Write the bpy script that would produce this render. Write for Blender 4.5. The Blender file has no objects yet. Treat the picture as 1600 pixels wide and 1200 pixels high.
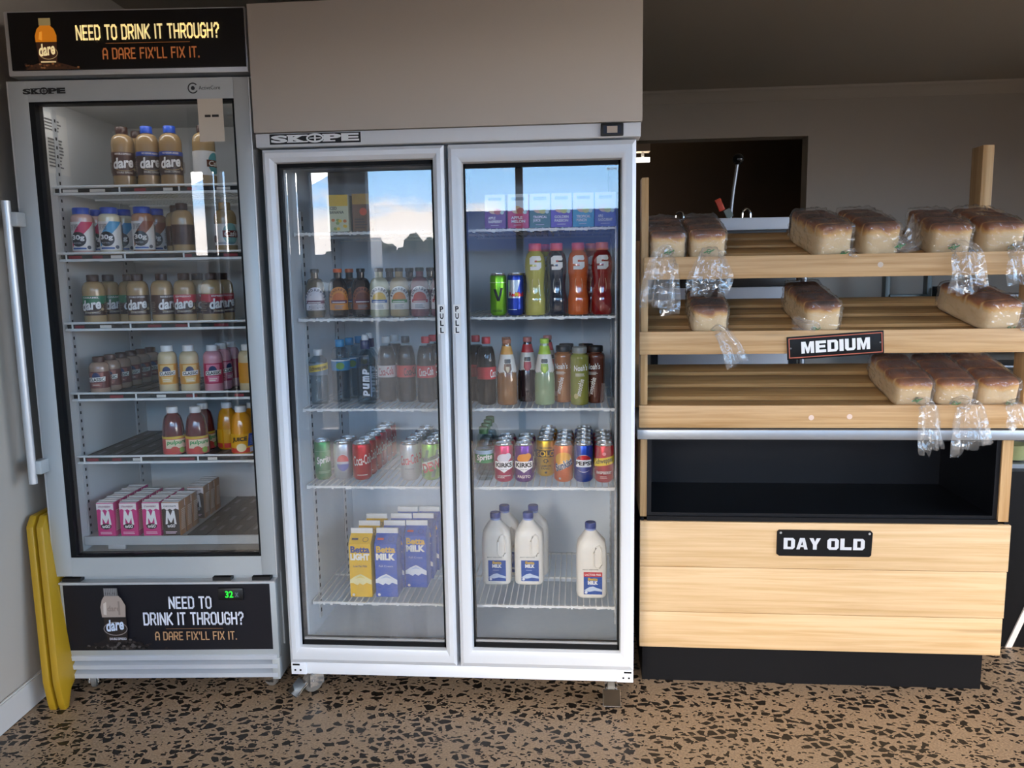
import bpy, bmesh, math, random
from mathutils import Vector, Matrix, noise
random.seed(7)
SC = bpy.context.scene
COL = SC.collection
PI = math.pi
R = math.radians

# ------------------------------------------------------------------ camera
def set_camera():
    f, yaw, tilt, roll = 1241.73, .0821, .1351, .0157
    cy, sy, ct, st = math.cos(yaw), math.sin(yaw), math.cos(tilt), math.sin(tilt)
    F = Vector((-sy*ct, cy*ct, -st)); X = Vector((cy, sy, 0)); U = X.cross(F)
    c, s = math.cos(roll), math.sin(roll)
    X2 = X*c - U*s; U2 = X*s + U*c
    cam = bpy.data.cameras.new('camera'); o = bpy.data.objects.new('camera', cam)
    COL.objects.link(o)
    m = Matrix((X2, U2, -F)).transposed().to_4x4()
    m.translation = Vector((.953, -2.4321, 1.38))
    o.matrix_world = m
    cam.sensor_width = 36; cam.lens = 36*f/1600; cam.clip_start = .02; cam.clip_end = 300
    SC.camera = o
set_camera()

# ------------------------------------------------------------------ light
SC.view_settings.view_transform = 'Standard'
SC.view_settings.look = 'None'
SC.view_settings.exposure = 0.0
SC.view_settings.gamma = 1.0
SC.cycles.max_bounces = 10
SC.cycles.diffuse_bounces = 5
SC.cycles.glossy_bounces = 4
SC.cycles.transparent_max_bounces = 24
SC.cycles.caustics_reflective = False
SC.cycles.caustics_refractive = False
SC.cycles.sample_clamp_indirect = 6.0

def hexc(h):
    h = h.lstrip('#'); v = [int(h[i:i+2], 16)/255 for i in (0, 2, 4)]
    return tuple((x/12.92 if x <= .04045 else ((x+.055)/1.055)**2.4) for x in v)

def set_world():
    w = bpy.data.worlds.new('sky'); SC.world = w; w.use_nodes = True
    nt = w.node_tree; n = nt.nodes; l = nt.links; n.clear()
    out = n.new('ShaderNodeOutputWorld'); bg = n.new('ShaderNodeBackground')
    tc = n.new('ShaderNodeTexCoord'); sep = n.new('ShaderNodeSeparateXYZ')
    l.new(tc.outputs['Generated'], sep.inputs[0])
    ramp = n.new('ShaderNodeValToRGB'); l.new(sep.outputs[2], ramp.inputs[0])
    cr = ramp.color_ramp
    cr.elements[0].position = 0.0; cr.elements[0].color = (.50, .62, .78, 1)
    cr.elements[1].position = .6; cr.elements[1].color = (.16, .32, .62, 1)
    e = cr.elements.new(.12); e.color = (.30, .55, .86, 1)
    mp = n.new('ShaderNodeMapping'); mp.inputs['Scale'].default_value = (1, 1, 3.2)
    mp.inputs['Location'].default_value = (.35, .2, .1)
    l.new(tc.outputs['Generated'], mp.inputs[0])
    nz = n.new('ShaderNodeTexNoise'); nz.inputs['Scale'].default_value = 3.4
    nz.inputs['Detail'].default_value = 8; nz.inputs['Roughness'].default_value = .58
    l.new(mp.outputs[0], nz.inputs[0])
    # clouds thin out upwards close to the horizon band, return higher up
    h = n.new('ShaderNodeMapRange'); h.inputs[1].default_value = .0; h.inputs[2].default_value = .14
    h.inputs[3].default_value = .20; h.inputs[4].default_value = -.16
    l.new(sep.outputs[2], h.inputs[0])
    ad = n.new('ShaderNodeMath'); ad.operation = 'ADD'
    l.new(nz.outputs[0], ad.inputs[0]); l.new(h.outputs[0], ad.inputs[1])
    h2 = n.new('ShaderNodeMapRange'); h2.inputs[1].default_value = .16; h2.inputs[2].default_value = .3
    h2.inputs[3].default_value = 0; h2.inputs[4].default_value = .3
    l.new(sep.outputs[2], h2.inputs[0])
    ad2 = n.new('ShaderNodeMath'); ad2.operation = 'ADD'
    l.new(ad.outputs[0], ad2.inputs[0]); l.new(h2.outputs[0], ad2.inputs[1])
    th = n.new('ShaderNodeMapRange'); th.inputs[1].default_value = .50; th.inputs[2].default_value = .60
    l.new(ad2.outputs[0], th.inputs[0])
    mix = n.new('ShaderNodeMixRGB'); l.new(th.outputs[0], mix.inputs[0]); l.new(ramp.outputs[0], mix.inputs[1])
    mix.inputs[2].default_value = (.86, .80, .76, 1)
    hi = n.new('ShaderNodeMapRange'); hi.inputs[1].default_value = .12; hi.inputs[2].default_value = .45
    hi.inputs[3].default_value = 13.5; hi.inputs[4].default_value = 12.5
    l.new(sep.outputs[2], hi.inputs[0]); l.new(hi.outputs[0], bg.inputs[1])
    l.new(mix.outputs[0], bg.inputs[0])
    l.new(bg.outputs[0], out.inputs[0])
    w.cycles.sampling_method = 'MANUAL'; w.cycles.sample_map_resolution = 512
set_world()

def sun():
    d = bpy.data.lights.new('sun', 'SUN'); d.energy = 4.4; d.angle = R(24); d.color = (1, .86, .70)
    o = bpy.data.objects.new('sun', d); COL.objects.link(o)
    az, el = R(24), R(17)          # low sun behind thin cloud, from behind the camera and to the left
    v = Vector((math.sin(az)*math.cos(el), math.cos(az)*math.cos(el), -math.sin(el)))
    o.rotation_euler = v.to_track_quat('-Z', 'Y').to_euler(); o.location = (-4, -12, 6)
sun()
def portal(x0, x1, z0, z1, y, side=None):
    d = bpy.data.lights.new('window_portal', 'AREA'); d.shape = 'RECTANGLE'; d.size = x1-x0; d.size_y = z1-z0
    d.cycles.is_portal = True
    o = bpy.data.objects.new('window_portal', d); COL.objects.link(o)
    o.location = ((x0+x1)/2, y, (z0+z1)/2); o.rotation_euler = Vector((0, 1, 0)).to_track_quat('-Z', 'Z').to_euler()
    if side is not None:
        o.location = (side, (x0+x1)/2, (z0+z1)/2); o.rotation_euler = Vector((-1, 0, 0)).to_track_quat('-Z', 'Z').to_euler()
portal(-1.75, 4.0, .1, 2.27, -4.22)
portal(-3.9, .4, .7, 2.3, 0, side=4.62)  # guides sky sampling through the added side glazing

# ------------------------------------------------------------------ materials
MATS = {}
def nodes_mat(name):
    m = bpy.data.materials.new(name); m.use_nodes = True
    nt = m.node_tree; b = nt.nodes['Principled BSDF']
    return m, nt, b
def mat(name, col, rough=.5, metal=0, spec=.5, coat=0, bump=0, bscale=60, var=0, emit=0, sub=0):
    if name in MATS: return MATS[name]
    m, nt, b = nodes_mat(name)
    c = hexc(col) if isinstance(col, str) else col
    b.inputs['Base Color'].default_value = (*c, 1); b.inputs['Roughness'].default_value = rough
    b.inputs['Metallic'].default_value = metal; b.inputs['Specular IOR Level'].default_value = spec
    b.inputs['Coat Weight'].default_value = coat
    if emit:
        b.inputs['Emission Color'].default_value = (*c, 1); b.inputs['Emission Strength'].default_value = emit
    if bump or var:
        tc = nt.nodes.new('ShaderNodeTexCoord'); nz = nt.nodes.new('ShaderNodeTexNoise')
        nz.inputs['Scale'].default_value = bscale; nz.inputs['Detail'].default_value = 5
        nt.links.new(tc.outputs['Object'], nz.inputs[0])
        if bump:
            bp = nt.nodes.new('ShaderNodeBump'); bp.inputs['Strength'].default_value = bump; bp.inputs['Distance'].default_value = .002
            nt.links.new(nz.outputs[0], bp.inputs['Height']); nt.links.new(bp.outputs[0], b.inputs['Normal'])
        if var:
            mr = nt.nodes.new('ShaderNodeMapRange'); mr.inputs[3].default_value = 1-var; mr.inputs[4].default_value = 1+var
            nt.links.new(nz.outputs[0], mr.inputs[0])
            mx = nt.nodes.new('ShaderNodeMixRGB'); mx.blend_type = 'MULTIPLY'; mx.inputs[0].default_value = 1
            mx.inputs[1].default_value = (*c, 1); nt.links.new(mr.outputs[0], mx.inputs[2])
            nt.links.new(mx.outputs[0], b.inputs['Base Color'])
    MATS[name] = m; return m
def ink(col, kind='p'):
    k = 'ink_%s_%s' % (kind, col.lstrip('#'))
    if kind == 'e': return mat(k, col, .4, emit=.75)
    if kind == 'g': return mat(k, col, .33, spec=.4)
    if kind == 'm': return mat(k, col, .28, metal=.55)
    return mat(k, col, .5, spec=.3)

def wood_mat(name, c1, c2, scale=1.0, axis='X'):
    if name in MATS: return MATS[name]
    m, nt, b = nodes_mat(name); n = nt.nodes; l = nt.links
    tc = n.new('ShaderNodeTexCoord'); mp = n.new('ShaderNodeMapping')
    oi = n.new('ShaderNodeObjectInfo'); ad = n.new('ShaderNodeVectorMath'); ad.operation = 'ADD'
    cx = n.new('ShaderNodeCombineXYZ')
    mu = n.new('ShaderNodeMath'); mu.operation = 'MULTIPLY'; mu.inputs[1].default_value = 37
    l.new(oi.outputs['Random'], mu.inputs[0]); l.new(mu.outputs[0], cx.inputs[1]); l.new(mu.outputs[0], cx.inputs[2])
    l.new(tc.outputs['Object'], ad.inputs[0]); l.new(cx.outputs[0], ad.inputs[1]); l.new(ad.outputs[0], mp.inputs[0])
    mp.inputs['Scale'].default_value = {'X': (1.2, 40, 40), 'Z': (40, 40, 1.2), 'Y': (40, 1.2, 40)}[axis]
    nz = n.new('ShaderNodeTexNoise'); nz.inputs['Scale'].default_value = 2.2*scale; nz.inputs['Detail'].default_value = 7
    nz.inputs['Roughness'].default_value = .6; nz.inputs['Distortion'].default_value = .4
    l.new(mp.outputs[0], nz.inputs[0])
    rp = n.new('ShaderNodeValToRGB'); l.new(nz.outputs[0], rp.inputs[0])
    rp.color_ramp.elements[0].position = .32; rp.color_ramp.elements[0].color = (*hexc(c2), 1)
    rp.color_ramp.elements[1].position = .62; rp.color_ramp.elements[1].color = (*hexc(c1), 1)
    # rare dark gum lines
    mp2 = n.new('ShaderNodeMapping'); l.new(ad.outputs[0], mp2.inputs[0])
    mp2.inputs['Scale'].default_value = {'X': (.8, 13, 13), 'Z': (13, 13, .8), 'Y': (13, .8, 13)}[axis]
    n2 = n.new('ShaderNodeTexNoise'); n2.inputs['Scale'].default_value = 1.6; n2.inputs['Detail'].default_value = 3
    l.new(mp2.outputs[0], n2.inputs[0])
    r2 = n.new('ShaderNodeMapRange'); r2.inputs[1].default_value = .66; r2.inputs[2].default_value = .72
    r2.inputs[3].default_value = 1; r2.inputs[4].default_value = .72
    l.new(n2.outputs[0], r2.inputs[0])
    mx = n.new('ShaderNodeMixRGB'); mx.blend_type = 'MULTIPLY'; mx.inputs[0].default_value = 1
    l.new(rp.outputs[0], mx.inputs[1]); l.new(r2.outputs[0], mx.inputs[2])
    l.new(mx.outputs[0], b.inputs['Base Color'])
    b.inputs['Roughness'].default_value = .48; b.inputs['Specular IOR Level'].default_value = .35
    bp = n.new('ShaderNodeBump'); bp.inputs['Strength'].default_value = .15; bp.inputs['Distance'].default_value = .001
    l.new(nz.outputs[0], bp.inputs['Height']); l.new(bp.outputs[0], b.inputs['Normal'])
    MATS[name] = m; return m

def thin_fresnel(nt, ior):
    """the same reflectance from both sides of a thin clear film or pane"""
    n = nt.nodes; l = nt.links
    fr = n.new('ShaderNodeFresnel'); geo = n.new('ShaderNodeNewGeometry')
    k = n.new('ShaderNodeMath'); k.operation = 'MULTIPLY_ADD'; k.inputs[1].default_value = -2; k.inputs[2].default_value = 1
    l.new(geo.outputs['Backfacing'], k.inputs[0])
    p = n.new('ShaderNodeMath'); p.operation = 'POWER'; p.inputs[0].default_value = ior; l.new(k.outputs[0], p.inputs[1]); l.new(p.outputs[0], fr.inputs[0])
    return fr
def glass_mat(name, ior=2.2, tint=(1, 1, 1), haze=0, hazecol=(.8, .82, .85), rough=0, streak=True, bump=0):
    if name in MATS: return MATS[name]
    m = bpy.data.materials.new(name); m.use_nodes = True; nt = m.node_tree; n = nt.nodes; l = nt.links; n.clear()
    out = n.new('ShaderNodeOutputMaterial')
    tr = n.new('ShaderNodeBsdfTransparent'); tr.inputs[0].default_value = (*tint, 1)
    gl = n.new('ShaderNodeBsdfGlossy'); gl.inputs['Roughness'].default_value = rough
    fr = thin_fresnel(nt, ior)
    mx = n.new('ShaderNodeMixShader'); l.new(fr.outputs[0], mx.inputs[0]); l.new(gl.outputs[0], mx.inputs[2])
    src = tr.outputs[0]
    if haze:
        df = n.new('ShaderNodeBsdfDiffuse'); df.inputs[0].default_value = (*hazecol, 1)
        m2 = n.new('ShaderNodeMixShader'); l.new(tr.outputs[0], m2.inputs[1]); l.new(df.outputs[0], m2.inputs[2])
        if streak:
            tc = n.new('ShaderNodeTexCoord'); mp = n.new('ShaderNodeMapping'); mp.inputs['Scale'].default_value = (24, 1, .6)
            l.new(tc.outputs['Object'], mp.inputs[0])
            nz = n.new('ShaderNodeTexNoise'); nz.inputs['Scale'].default_value = 1; nz.inputs['Detail'].default_value = 4
            l.new(mp.outputs[0], nz.inputs[0])
            mr = n.new('ShaderNodeMapRange'); mr.inputs[1].default_value = .35; mr.inputs[2].default_value = .75
            mr.inputs[3].default_value = haze*.45; mr.inputs[4].default_value = haze*1.6
            l.new(nz.outputs[0], mr.inputs[0]); l.new(mr.outputs[0], m2.inputs[0])
        else: m2.inputs[0].default_value = haze
        src = m2.outputs[0]
    if bump:
        tc = n.new('ShaderNodeTexCoord'); nz = n.new('ShaderNodeTexNoise'); nz.inputs['Scale'].default_value = 55; nz.inputs['Detail'].default_value = 3
        nz.inputs['Distortion'].default_value = 1.2
        l.new(tc.outputs['Object'], nz.inputs[0])
        bp = n.new('ShaderNodeBump'); bp.inputs['Strength'].default_value = bump; bp.inputs['Distance'].default_value = .01
        l.new(nz.outputs[0], bp.inputs['Height']); l.new(bp.outputs[0], gl.inputs['Normal']); l.new(bp.outputs[0], fr.inputs['Normal'])
    l.new(src, mx.inputs[1]); l.new(mx.outputs[0], out.inputs[0])
    MATS[name] = m; return m

def floor_mat():
    m, nt, b = nodes_mat('terrazzo'); n = nt.nodes; l = nt.links
    tc = n.new('ShaderNodeTexCoord')
    def chips(scale, keep, edge, seed):
        mp = n.new('ShaderNodeMapping'); mp.inputs['Location'].default_value = (seed, seed*.7, 0)
        mp.inputs['Rotation'].default_value = (0, 0, seed); mp.inputs['Scale'].default_value = (1, 1.25, 1)
        l.new(tc.outputs['Object'], mp.inputs[0])
        nz = n.new('ShaderNodeTexNoise'); nz.inputs['Scale'].default_value = scale*.7
        l.new(mp.outputs[0], nz.inputs[0])
        mm = n.new('ShaderNodeMixRGB'); mm.inputs[0].default_value = .02; l.new(mp.outputs[0], mm.inputs[1]); l.new(nz.outputs[1], mm.inputs[2])
        va = n.new('ShaderNodeTexVoronoi'); va.voronoi_dimensions = '2D'; va.inputs['Scale'].default_value = scale; l.new(mm.outputs[0], va.inputs[0])
        vb = n.new('ShaderNodeTexVoronoi'); vb.voronoi_dimensions = '2D'; vb.feature = 'DISTANCE_TO_EDGE'; vb.inputs['Scale'].default_value = scale; l.new(mm.outputs[0], vb.inputs[0])
        sp = n.new('ShaderNodeSeparateColor'); l.new(va.outputs['Color'], sp.inputs[0])
        g1 = n.new('ShaderNodeMath'); g1.operation = 'LESS_THAN'; g1.inputs[1].default_value = keep; l.new(sp.outputs[0], g1.inputs[0])
        # each chip is cut back from its cell edge by its own amount
        mr = n.new('ShaderNodeMapRange'); mr.inputs[3].default_value = edge*.8; mr.inputs[4].default_value = edge*1.7; l.new(sp.outputs[1], mr.inputs[0])
        g2 = n.new('ShaderNodeMath'); g2.operation = 'GREATER_THAN'; l.new(vb.outputs['Distance'], g2.inputs[0]); l.new(mr.outputs[0], g2.inputs[1])
        a = n.new('ShaderNodeMath'); a.operation = 'MULTIPLY'; l.new(g1.outputs[0], a.inputs[0]); l.new(g2.outputs[0], a.inputs[1])
        return a.outputs[0]
    A = chips(31, .50, .15, 1.3); B = chips(70, .34, .16, 4.1)
    mx = n.new('ShaderNodeMath'); mx.operation = 'MAXIMUM'; l.new(A, mx.inputs[0]); l.new(B, mx.inputs[1])
    nz = n.new('ShaderNodeTexNoise'); nz.inputs['Scale'].default_value = 160; nz.inputs['Detail'].default_value = 6; l.new(tc.outputs['Object'], nz.inputs[0])
    rp = n.new('ShaderNodeValToRGB'); l.new(nz.outputs[0], rp.inputs[0])
    rp.color_ramp.elements[0].position = .3; rp.color_ramp.elements[0].color = (*hexc('#826f5b'), 1)
    rp.color_ramp.elements[1].position = .7; rp.color_ramp.elements[1].color = (*hexc('#a38c72'), 1)
    c = n.new('ShaderNodeMixRGB'); l.new(mx.outputs[0], c.inputs[0]); l.new(rp.outputs[0], c.inputs[1]); c.inputs[2].default_value = (*hexc('#1b1713'), 1)
    l.new(c.outputs[0], b.inputs['Base Color']); b.inputs['Roughness'].default_value = .42
    b.inputs['Specular IOR Level'].default_value = .4
    return m

def crust_mat(name, dark, mid, cream):
    m, nt, b = nodes_mat(name); n = nt.nodes; l = nt.links
    tc = n.new('ShaderNodeTexCoord'); sep = n.new('ShaderNodeSeparateXYZ'); l.new(tc.outputs['Generated'], sep.inputs[0])
    oi = n.new('ShaderNodeObjectInfo'); cx = n.new('ShaderNodeCombineXYZ')
    mu = n.new('ShaderNodeMath'); mu.operation = 'MULTIPLY'; mu.inputs[1].default_value = 9; l.new(oi.outputs['Random'], mu.inputs[0])
    for i in range(3): l.new(mu.outputs[0], cx.inputs[i])
    ad = n.new('ShaderNodeVectorMath'); ad.operation = 'ADD'; l.new(tc.outputs['Object'], ad.inputs[0]); l.new(cx.outputs[0], ad.inputs[1])
    nz = n.new('ShaderNodeTexNoise'); nz.inputs['Scale'].default_value = 22; nz.inputs['Detail'].default_value = 6; l.new(ad.outputs[0], nz.inputs[0])
    # height based bake: crumb pale at the sides, brown on top
    hz = n.new('ShaderNodeMath'); hz.operation = 'MULTIPLY_ADD'; hz.inputs[1].default_value = .38; hz.inputs[2].default_value = -.19; l.new(nz.outputs[0], hz.inputs[0])
    s = n.new('ShaderNodeMath'); s.operation = 'ADD'; l.new(sep.outputs[2], s.inputs[0]); l.new(hz.outputs[0], s.inputs[1])
    # creases: pale lines across the loaf
    w = n.new('ShaderNodeMath'); w.operation = 'MULTIPLY'; w.inputs[1].default_value = PI*3.5; l.new(sep.outputs[1], w.inputs[0])
    sn = n.new('ShaderNodeMath'); sn.operation = 'COSINE'; l.new(w.outputs[0], sn.inputs[0])
    ab = n.new('ShaderNodeMath'); ab.operation = 'ABSOLUTE'; l.new(sn.outputs[0], ab.inputs[0])
    cr = n.new('ShaderNodeMapRange'); cr.inputs[1].default_value = 0; cr.inputs[2].default_value = .3; cr.inputs[3].default_value = -.14; cr.inputs[4].default_value = 0
    l.new(ab.outputs[0], cr.inputs[0])
    s2 = n.new('ShaderNodeMath'); s2.operation = 'ADD'; l.new(s.outputs[0], s2.inputs[0]); l.new(cr.outputs[0], s2.inputs[1])
    mr = n.new('ShaderNodeMapRange'); mr.inputs[1].default_value = .62; mr.inputs[2].default_value = 1.0; l.new(s2.outputs[0], mr.inputs[0])
    rp = n.new('ShaderNodeValToRGB'); l.new(mr.outputs[0], rp.inputs[0])
    e = rp.color_ramp.elements
    e[0].position = 0; e[0].color = (*hexc(cream), 1); e[1].position = 1; e[1].color = (*hexc(dark), 1)
    x = rp.color_ramp.elements.new(.3); x.color = (*hexc('#d9a55e'), 1)
    x = rp.color_ramp.elements.new(.58); x.color = (*hexc(mid), 1)
    # base of the loaf toasted a little
    l.new(rp.outputs[0], b.inputs['Base Color'])
    b.inputs['Roughness'].default_value = .6
    n2 = n.new('ShaderNodeTexNoise'); n2.inputs['Scale'].default_value = 110; n2.inputs['Detail'].default_value = 4; l.new(ad.outputs[0], n2.inputs[0])
    bp = n.new('ShaderNodeBump'); bp.inputs['Strength'].default_value = .35; bp.inputs['Distance'].default_value = .003
    l.new(n2.outputs[0], bp.inputs['Height']); l.new(bp.outputs[0], b.inputs['Normal'])
    MATS[name] = m; return m

def bag_mat():
    m = bpy.data.materials.new('clear_bag_film'); m.use_nodes = True; nt = m.node_tree; n = nt.nodes; l = nt.links; n.clear()
    out = n.new('ShaderNodeOutputMaterial'); tr = n.new('ShaderNodeBsdfTransparent')
    gl = n.new('ShaderNodeBsdfGlossy'); gl.inputs['Roughness'].default_value = .07
    df = n.new('ShaderNodeBsdfDiffuse'); df.inputs[0].default_value = (.85, .83, .8, 1)
    tc = n.new('ShaderNodeTexCoord'); n0 = n.new('ShaderNodeTexNoise'); n0.inputs['Scale'].default_value = 18; l.new(tc.outputs['Object'], n0.inputs[0])
    m0 = n.new('ShaderNodeMixRGB'); m0.inputs[0].default_value = .05; l.new(tc.outputs['Object'], m0.inputs[1]); l.new(n0.outputs[1], m0.inputs[2])
    nz = n.new('ShaderNodeTexVoronoi'); nz.inputs['Scale'].default_value = 24; l.new(m0.outputs[0], nz.inputs[0])
    bp = n.new('ShaderNodeBump'); bp.inputs['Strength'].default_value = .6; bp.inputs['Distance'].default_value = .012
    l.new(nz.outputs[0], bp.inputs['Height']); l.new(bp.outputs[0], gl.inputs['Normal'])
    fr = thin_fresnel(nt, 1.5); l.new(bp.outputs[0], fr.inputs['Normal'])
    a = n.new('ShaderNodeMixShader'); a.inputs[0].default_value = .07; l.new(tr.outputs[0], a.inputs[1]); l.new(df.outputs[0], a.inputs[2])
    mx = n.new('ShaderNodeMixShader'); l.new(fr.outputs[0], mx.inputs[0]); l.new(a.outputs[0], mx.inputs[1]); l.new(gl.outputs[0], mx.inputs[2])
    l.new(mx.outputs[0], out.inputs[0]); MATS['bag'] = m; return m

WHITE = mat('white_enamel', '#d9dce0', .35, bump=.05, bscale=90)
ALU = mat('satin_aluminium', '#c9cacb', .33, metal=.35, bump=.03, bscale=120)
SILVER = mat('silver_grey_paint', '#b4b9ba', .38, metal=.2)
DGREY = mat('dark_gasket', '#0e0f11', .6, spec=.2)
BLACK = mat('black_plastic', '#121214', .4)
LINER = mat('fridge_liner', '#ccd6de', .45)
LINER1 = mat('fridge_liner_matt', '#cfd0ce', .5)
WIRE = mat('coated_wire', '#e6e8e6', .4)
STEEL = mat('stainless_steel', '#9a9ea3', .42, metal=.8, bump=.08, bscale=40)
CHROME = mat('chrome', '#d8d8d8', .12, metal=1)
OAK = wood_mat('pale_oak', '#d0a97a', '#b68c5a')
SLAT = wood_mat('shaded_slat_oak', '#b08a5b', '#8d683e')  # oak darkened so its colour carries the shade behind the rails
OAKZ = wood_mat('pale_oak_upright', '#c9a577', '#ad8555', axis='Z')
PLANK = wood_mat('blond_plank', '#d9bb92', '#c5a274', scale=.8)
BLKBOARD = mat('black_board', '#0e0e11', .55, spec=.2, bump=.05)
WALL = mat('wall_paint', '#b3aba0', .75, bump=.05, bscale=200)
CEIL = mat('ceiling_paint', '#a8a094', .8)
TRIM = mat('trim_paint', '#c9c6c2', .5)
DOORGLASS = glass_mat('door_glass', 1.6)
HAZEGLASS = glass_mat('misted_door_glass', 1.62, haze=.035)
PANEGLASS = glass_mat('shop_pane_glass', 1.35)
CLEAR = glass_mat('clear_bottle', 1.38, tint=(.93, .96, .96))
BAG = bag_mat()

# ------------------------------------------------------------------ mesh helpers
class MB:
    def __init__(s): s.bm = bmesh.new(); s.mats = []
    def mi(s, m):
        if m not in s.mats: s.mats.append(m)
        return s.mats.index(m)
    def box(s, x0, x1, y0, y1, z0, z1, m, bev=0, seg=2, rot=None):
        t = bmesh.new(); bmesh.ops.create_cube(t, size=1)
        bmesh.ops.scale(t, vec=(x1-x0, y1-y0, z1-z0), verts=t.verts)
        if bev: bmesh.ops.bevel(t, geom=t.edges[:], offset=bev, segments=seg, affect='EDGES', profile=.5)
        if rot is not None: bmesh.ops.transform(t, matrix=rot, verts=t.verts)
        bmesh.ops.translate(t, vec=((x0+x1)/2, (y0+y1)/2, (z0+z1)/2), verts=t.verts)
        s.add(t, m, False)
    def add(s, t, m, smooth=False, mat4=None):
        i = s.mi(m)
        for f in t.faces: f.material_index = i; f.smooth = smooth
        if mat4 is not None: bmesh.ops.transform(t, matrix=mat4, verts=t.verts)
        me = bpy.data.meshes.new('tmp'); t.to_mesh(me); t.free(); s.bm.from_mesh(me); bpy.data.meshes.remove(me)
    def lathe(s, prof, m, n=24, ribs=0, mat4=None, cap=True, sx=1, sy=1):
        t = bmesh.new(); rings = []
        for r, z in prof:
            ring = []
            for k in range(n):
                a = 2*PI*k/n; rr = r
                if ribs and r > 0: rr = r*(1-ribs*(k % 2))
                ring.append(t.verts.new((sx*rr*math.cos(a), sy*rr*math.sin(a), z)))
            rings.append(ring)
        for A, B in zip(rings, rings[1:]):
            for k in range(n): t.faces.new((A[k], A[(k+1) % n], B[(k+1) % n], B[k]))
        if cap:
            t.faces.new(rings[0][::-1]); t.faces.new(rings[-1])
        s.add(t, m, True, mat4)
    def tube(s, pts, r, m, n=10):
        t = bmesh.new(); pts = [Vector(p) for p in pts]; rings = []
        for i, p in enumerate(pts):
            d = (pts[min(i+1, len(pts)-1)]-pts[max(i-1, 0)]).normalized()
            ref = Vector((0, 0, 1)) if abs(d.z) < .9 else Vector((1, 0, 0))
            a = d.cross(ref).normalized(); b = a.cross(d).normalized()
            rr = r[i] if isinstance(r, (list, tuple)) else r
            rings.append([t.verts.new(p+a*rr*math.cos(2*PI*k/n)+b*rr*math.sin(2*PI*k/n)) for k in range(n)])
        for A, B in zip(rings, rings[1:]):
            for k in range(n): t.faces.new((A[k], A[(k+1) % n], B[(k+1) % n], B[k]))
        t.faces.new(rings[0][::-1]); t.faces.new(rings[-1])
        bmesh.ops.recalc_face_normals(t, faces=t.faces)
        s.add(t, m, True)
    def prism(s, pts, d0, d1, m, plane='xz', bev=0):
        t = bmesh.new()
        def P(p, d): return {'xz': (p[0], d, p[1]), 'yz': (d, p[0], p[1]), 'xy': (p[0], p[1], d)}[plane]
        A = [t.verts.new(P(p, d0)) for p in pts]; B = [t.verts.new(P(p, d1)) for p in pts]
        t.faces.new(A); t.faces.new(B[::-1]); n = len(pts)
        for k in range(n): t.faces.new((A[(k+1) % n], A[k], B[k], B[(k+1) % n]))
        bmesh.ops.recalc_face_normals(t, faces=t.faces)
        if bev: bmesh.ops.bevel(t, geom=t.edges[:], offset=bev, segments=2, affect='EDGES', profile=.5)
        s.add(t, m)
    def build(s, name, parent=None, angle=35, **kw):
        me = bpy.data.meshes.new(name); s.bm.to_mesh(me); s.bm.free()
        for m in s.mats: me.materials.append(m)
        me.set_sharp_from_angle(angle=R(angle))
        o = bpy.data.objects.new(name, me); COL.objects.link(o)
        if parent is not None: o.parent = parent
        for k, v in kw.items(): o[k] = v
        return o

def empty(name, loc=(0, 0, 0), rz=0, **kw):
    o = bpy.data.objects.new(name, None); COL.objects.link(o); o.location = loc; o.rotation_euler = (0, 0, rz)
    o.empty_display_size = .1
    for k, v in kw.items(): o[k] = v
    return o
def kids(o): return [c for c in bpy.data.objects if c.parent == o]
def tag(o, label, cat, group=None):
    o['label'] = label; o['category'] = cat
    if group: o['group'] = group
    return o
def structure(o): o['kind'] = 'structure'; return o
CHILD = {}
def dup(o):
    if o.name not in CHILD: CHILD[o.name] = [(c, kids(c)) for c in kids(o)]
    c = o.copy(); COL.objects.link(c)
    for ch, gs in CHILD[o.name]:
        d = ch.copy(); COL.objects.link(d); d.parent = c
        for g in gs:
            e = g.copy(); COL.objects.link(e); e.parent = d
    return c

# ------------------------------------------------------------------ print (labels, lettering)
TC = {}
def tmesh(t, bold):
    k = (t, bold)
    if k not in TC:
        cu = bpy.data.curves.new('t', 'FONT'); cu.body = t; cu.size = 1; cu.resolution_u = 3; cu.offset = bold
        ob = bpy.data.objects.new('t', cu); me = bpy.data.meshes.new_from_object(ob)
        vs = [(v.co.x, v.co.y) for v in me.vertices]; fs = [tuple(p.vertices) for p in me.polygons]
        bpy.data.meshes.remove(me); bpy.data.objects.remove(ob); bpy.data.curves.remove(cu)
        TC[k] = (vs, fs)
    return TC[k]
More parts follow.
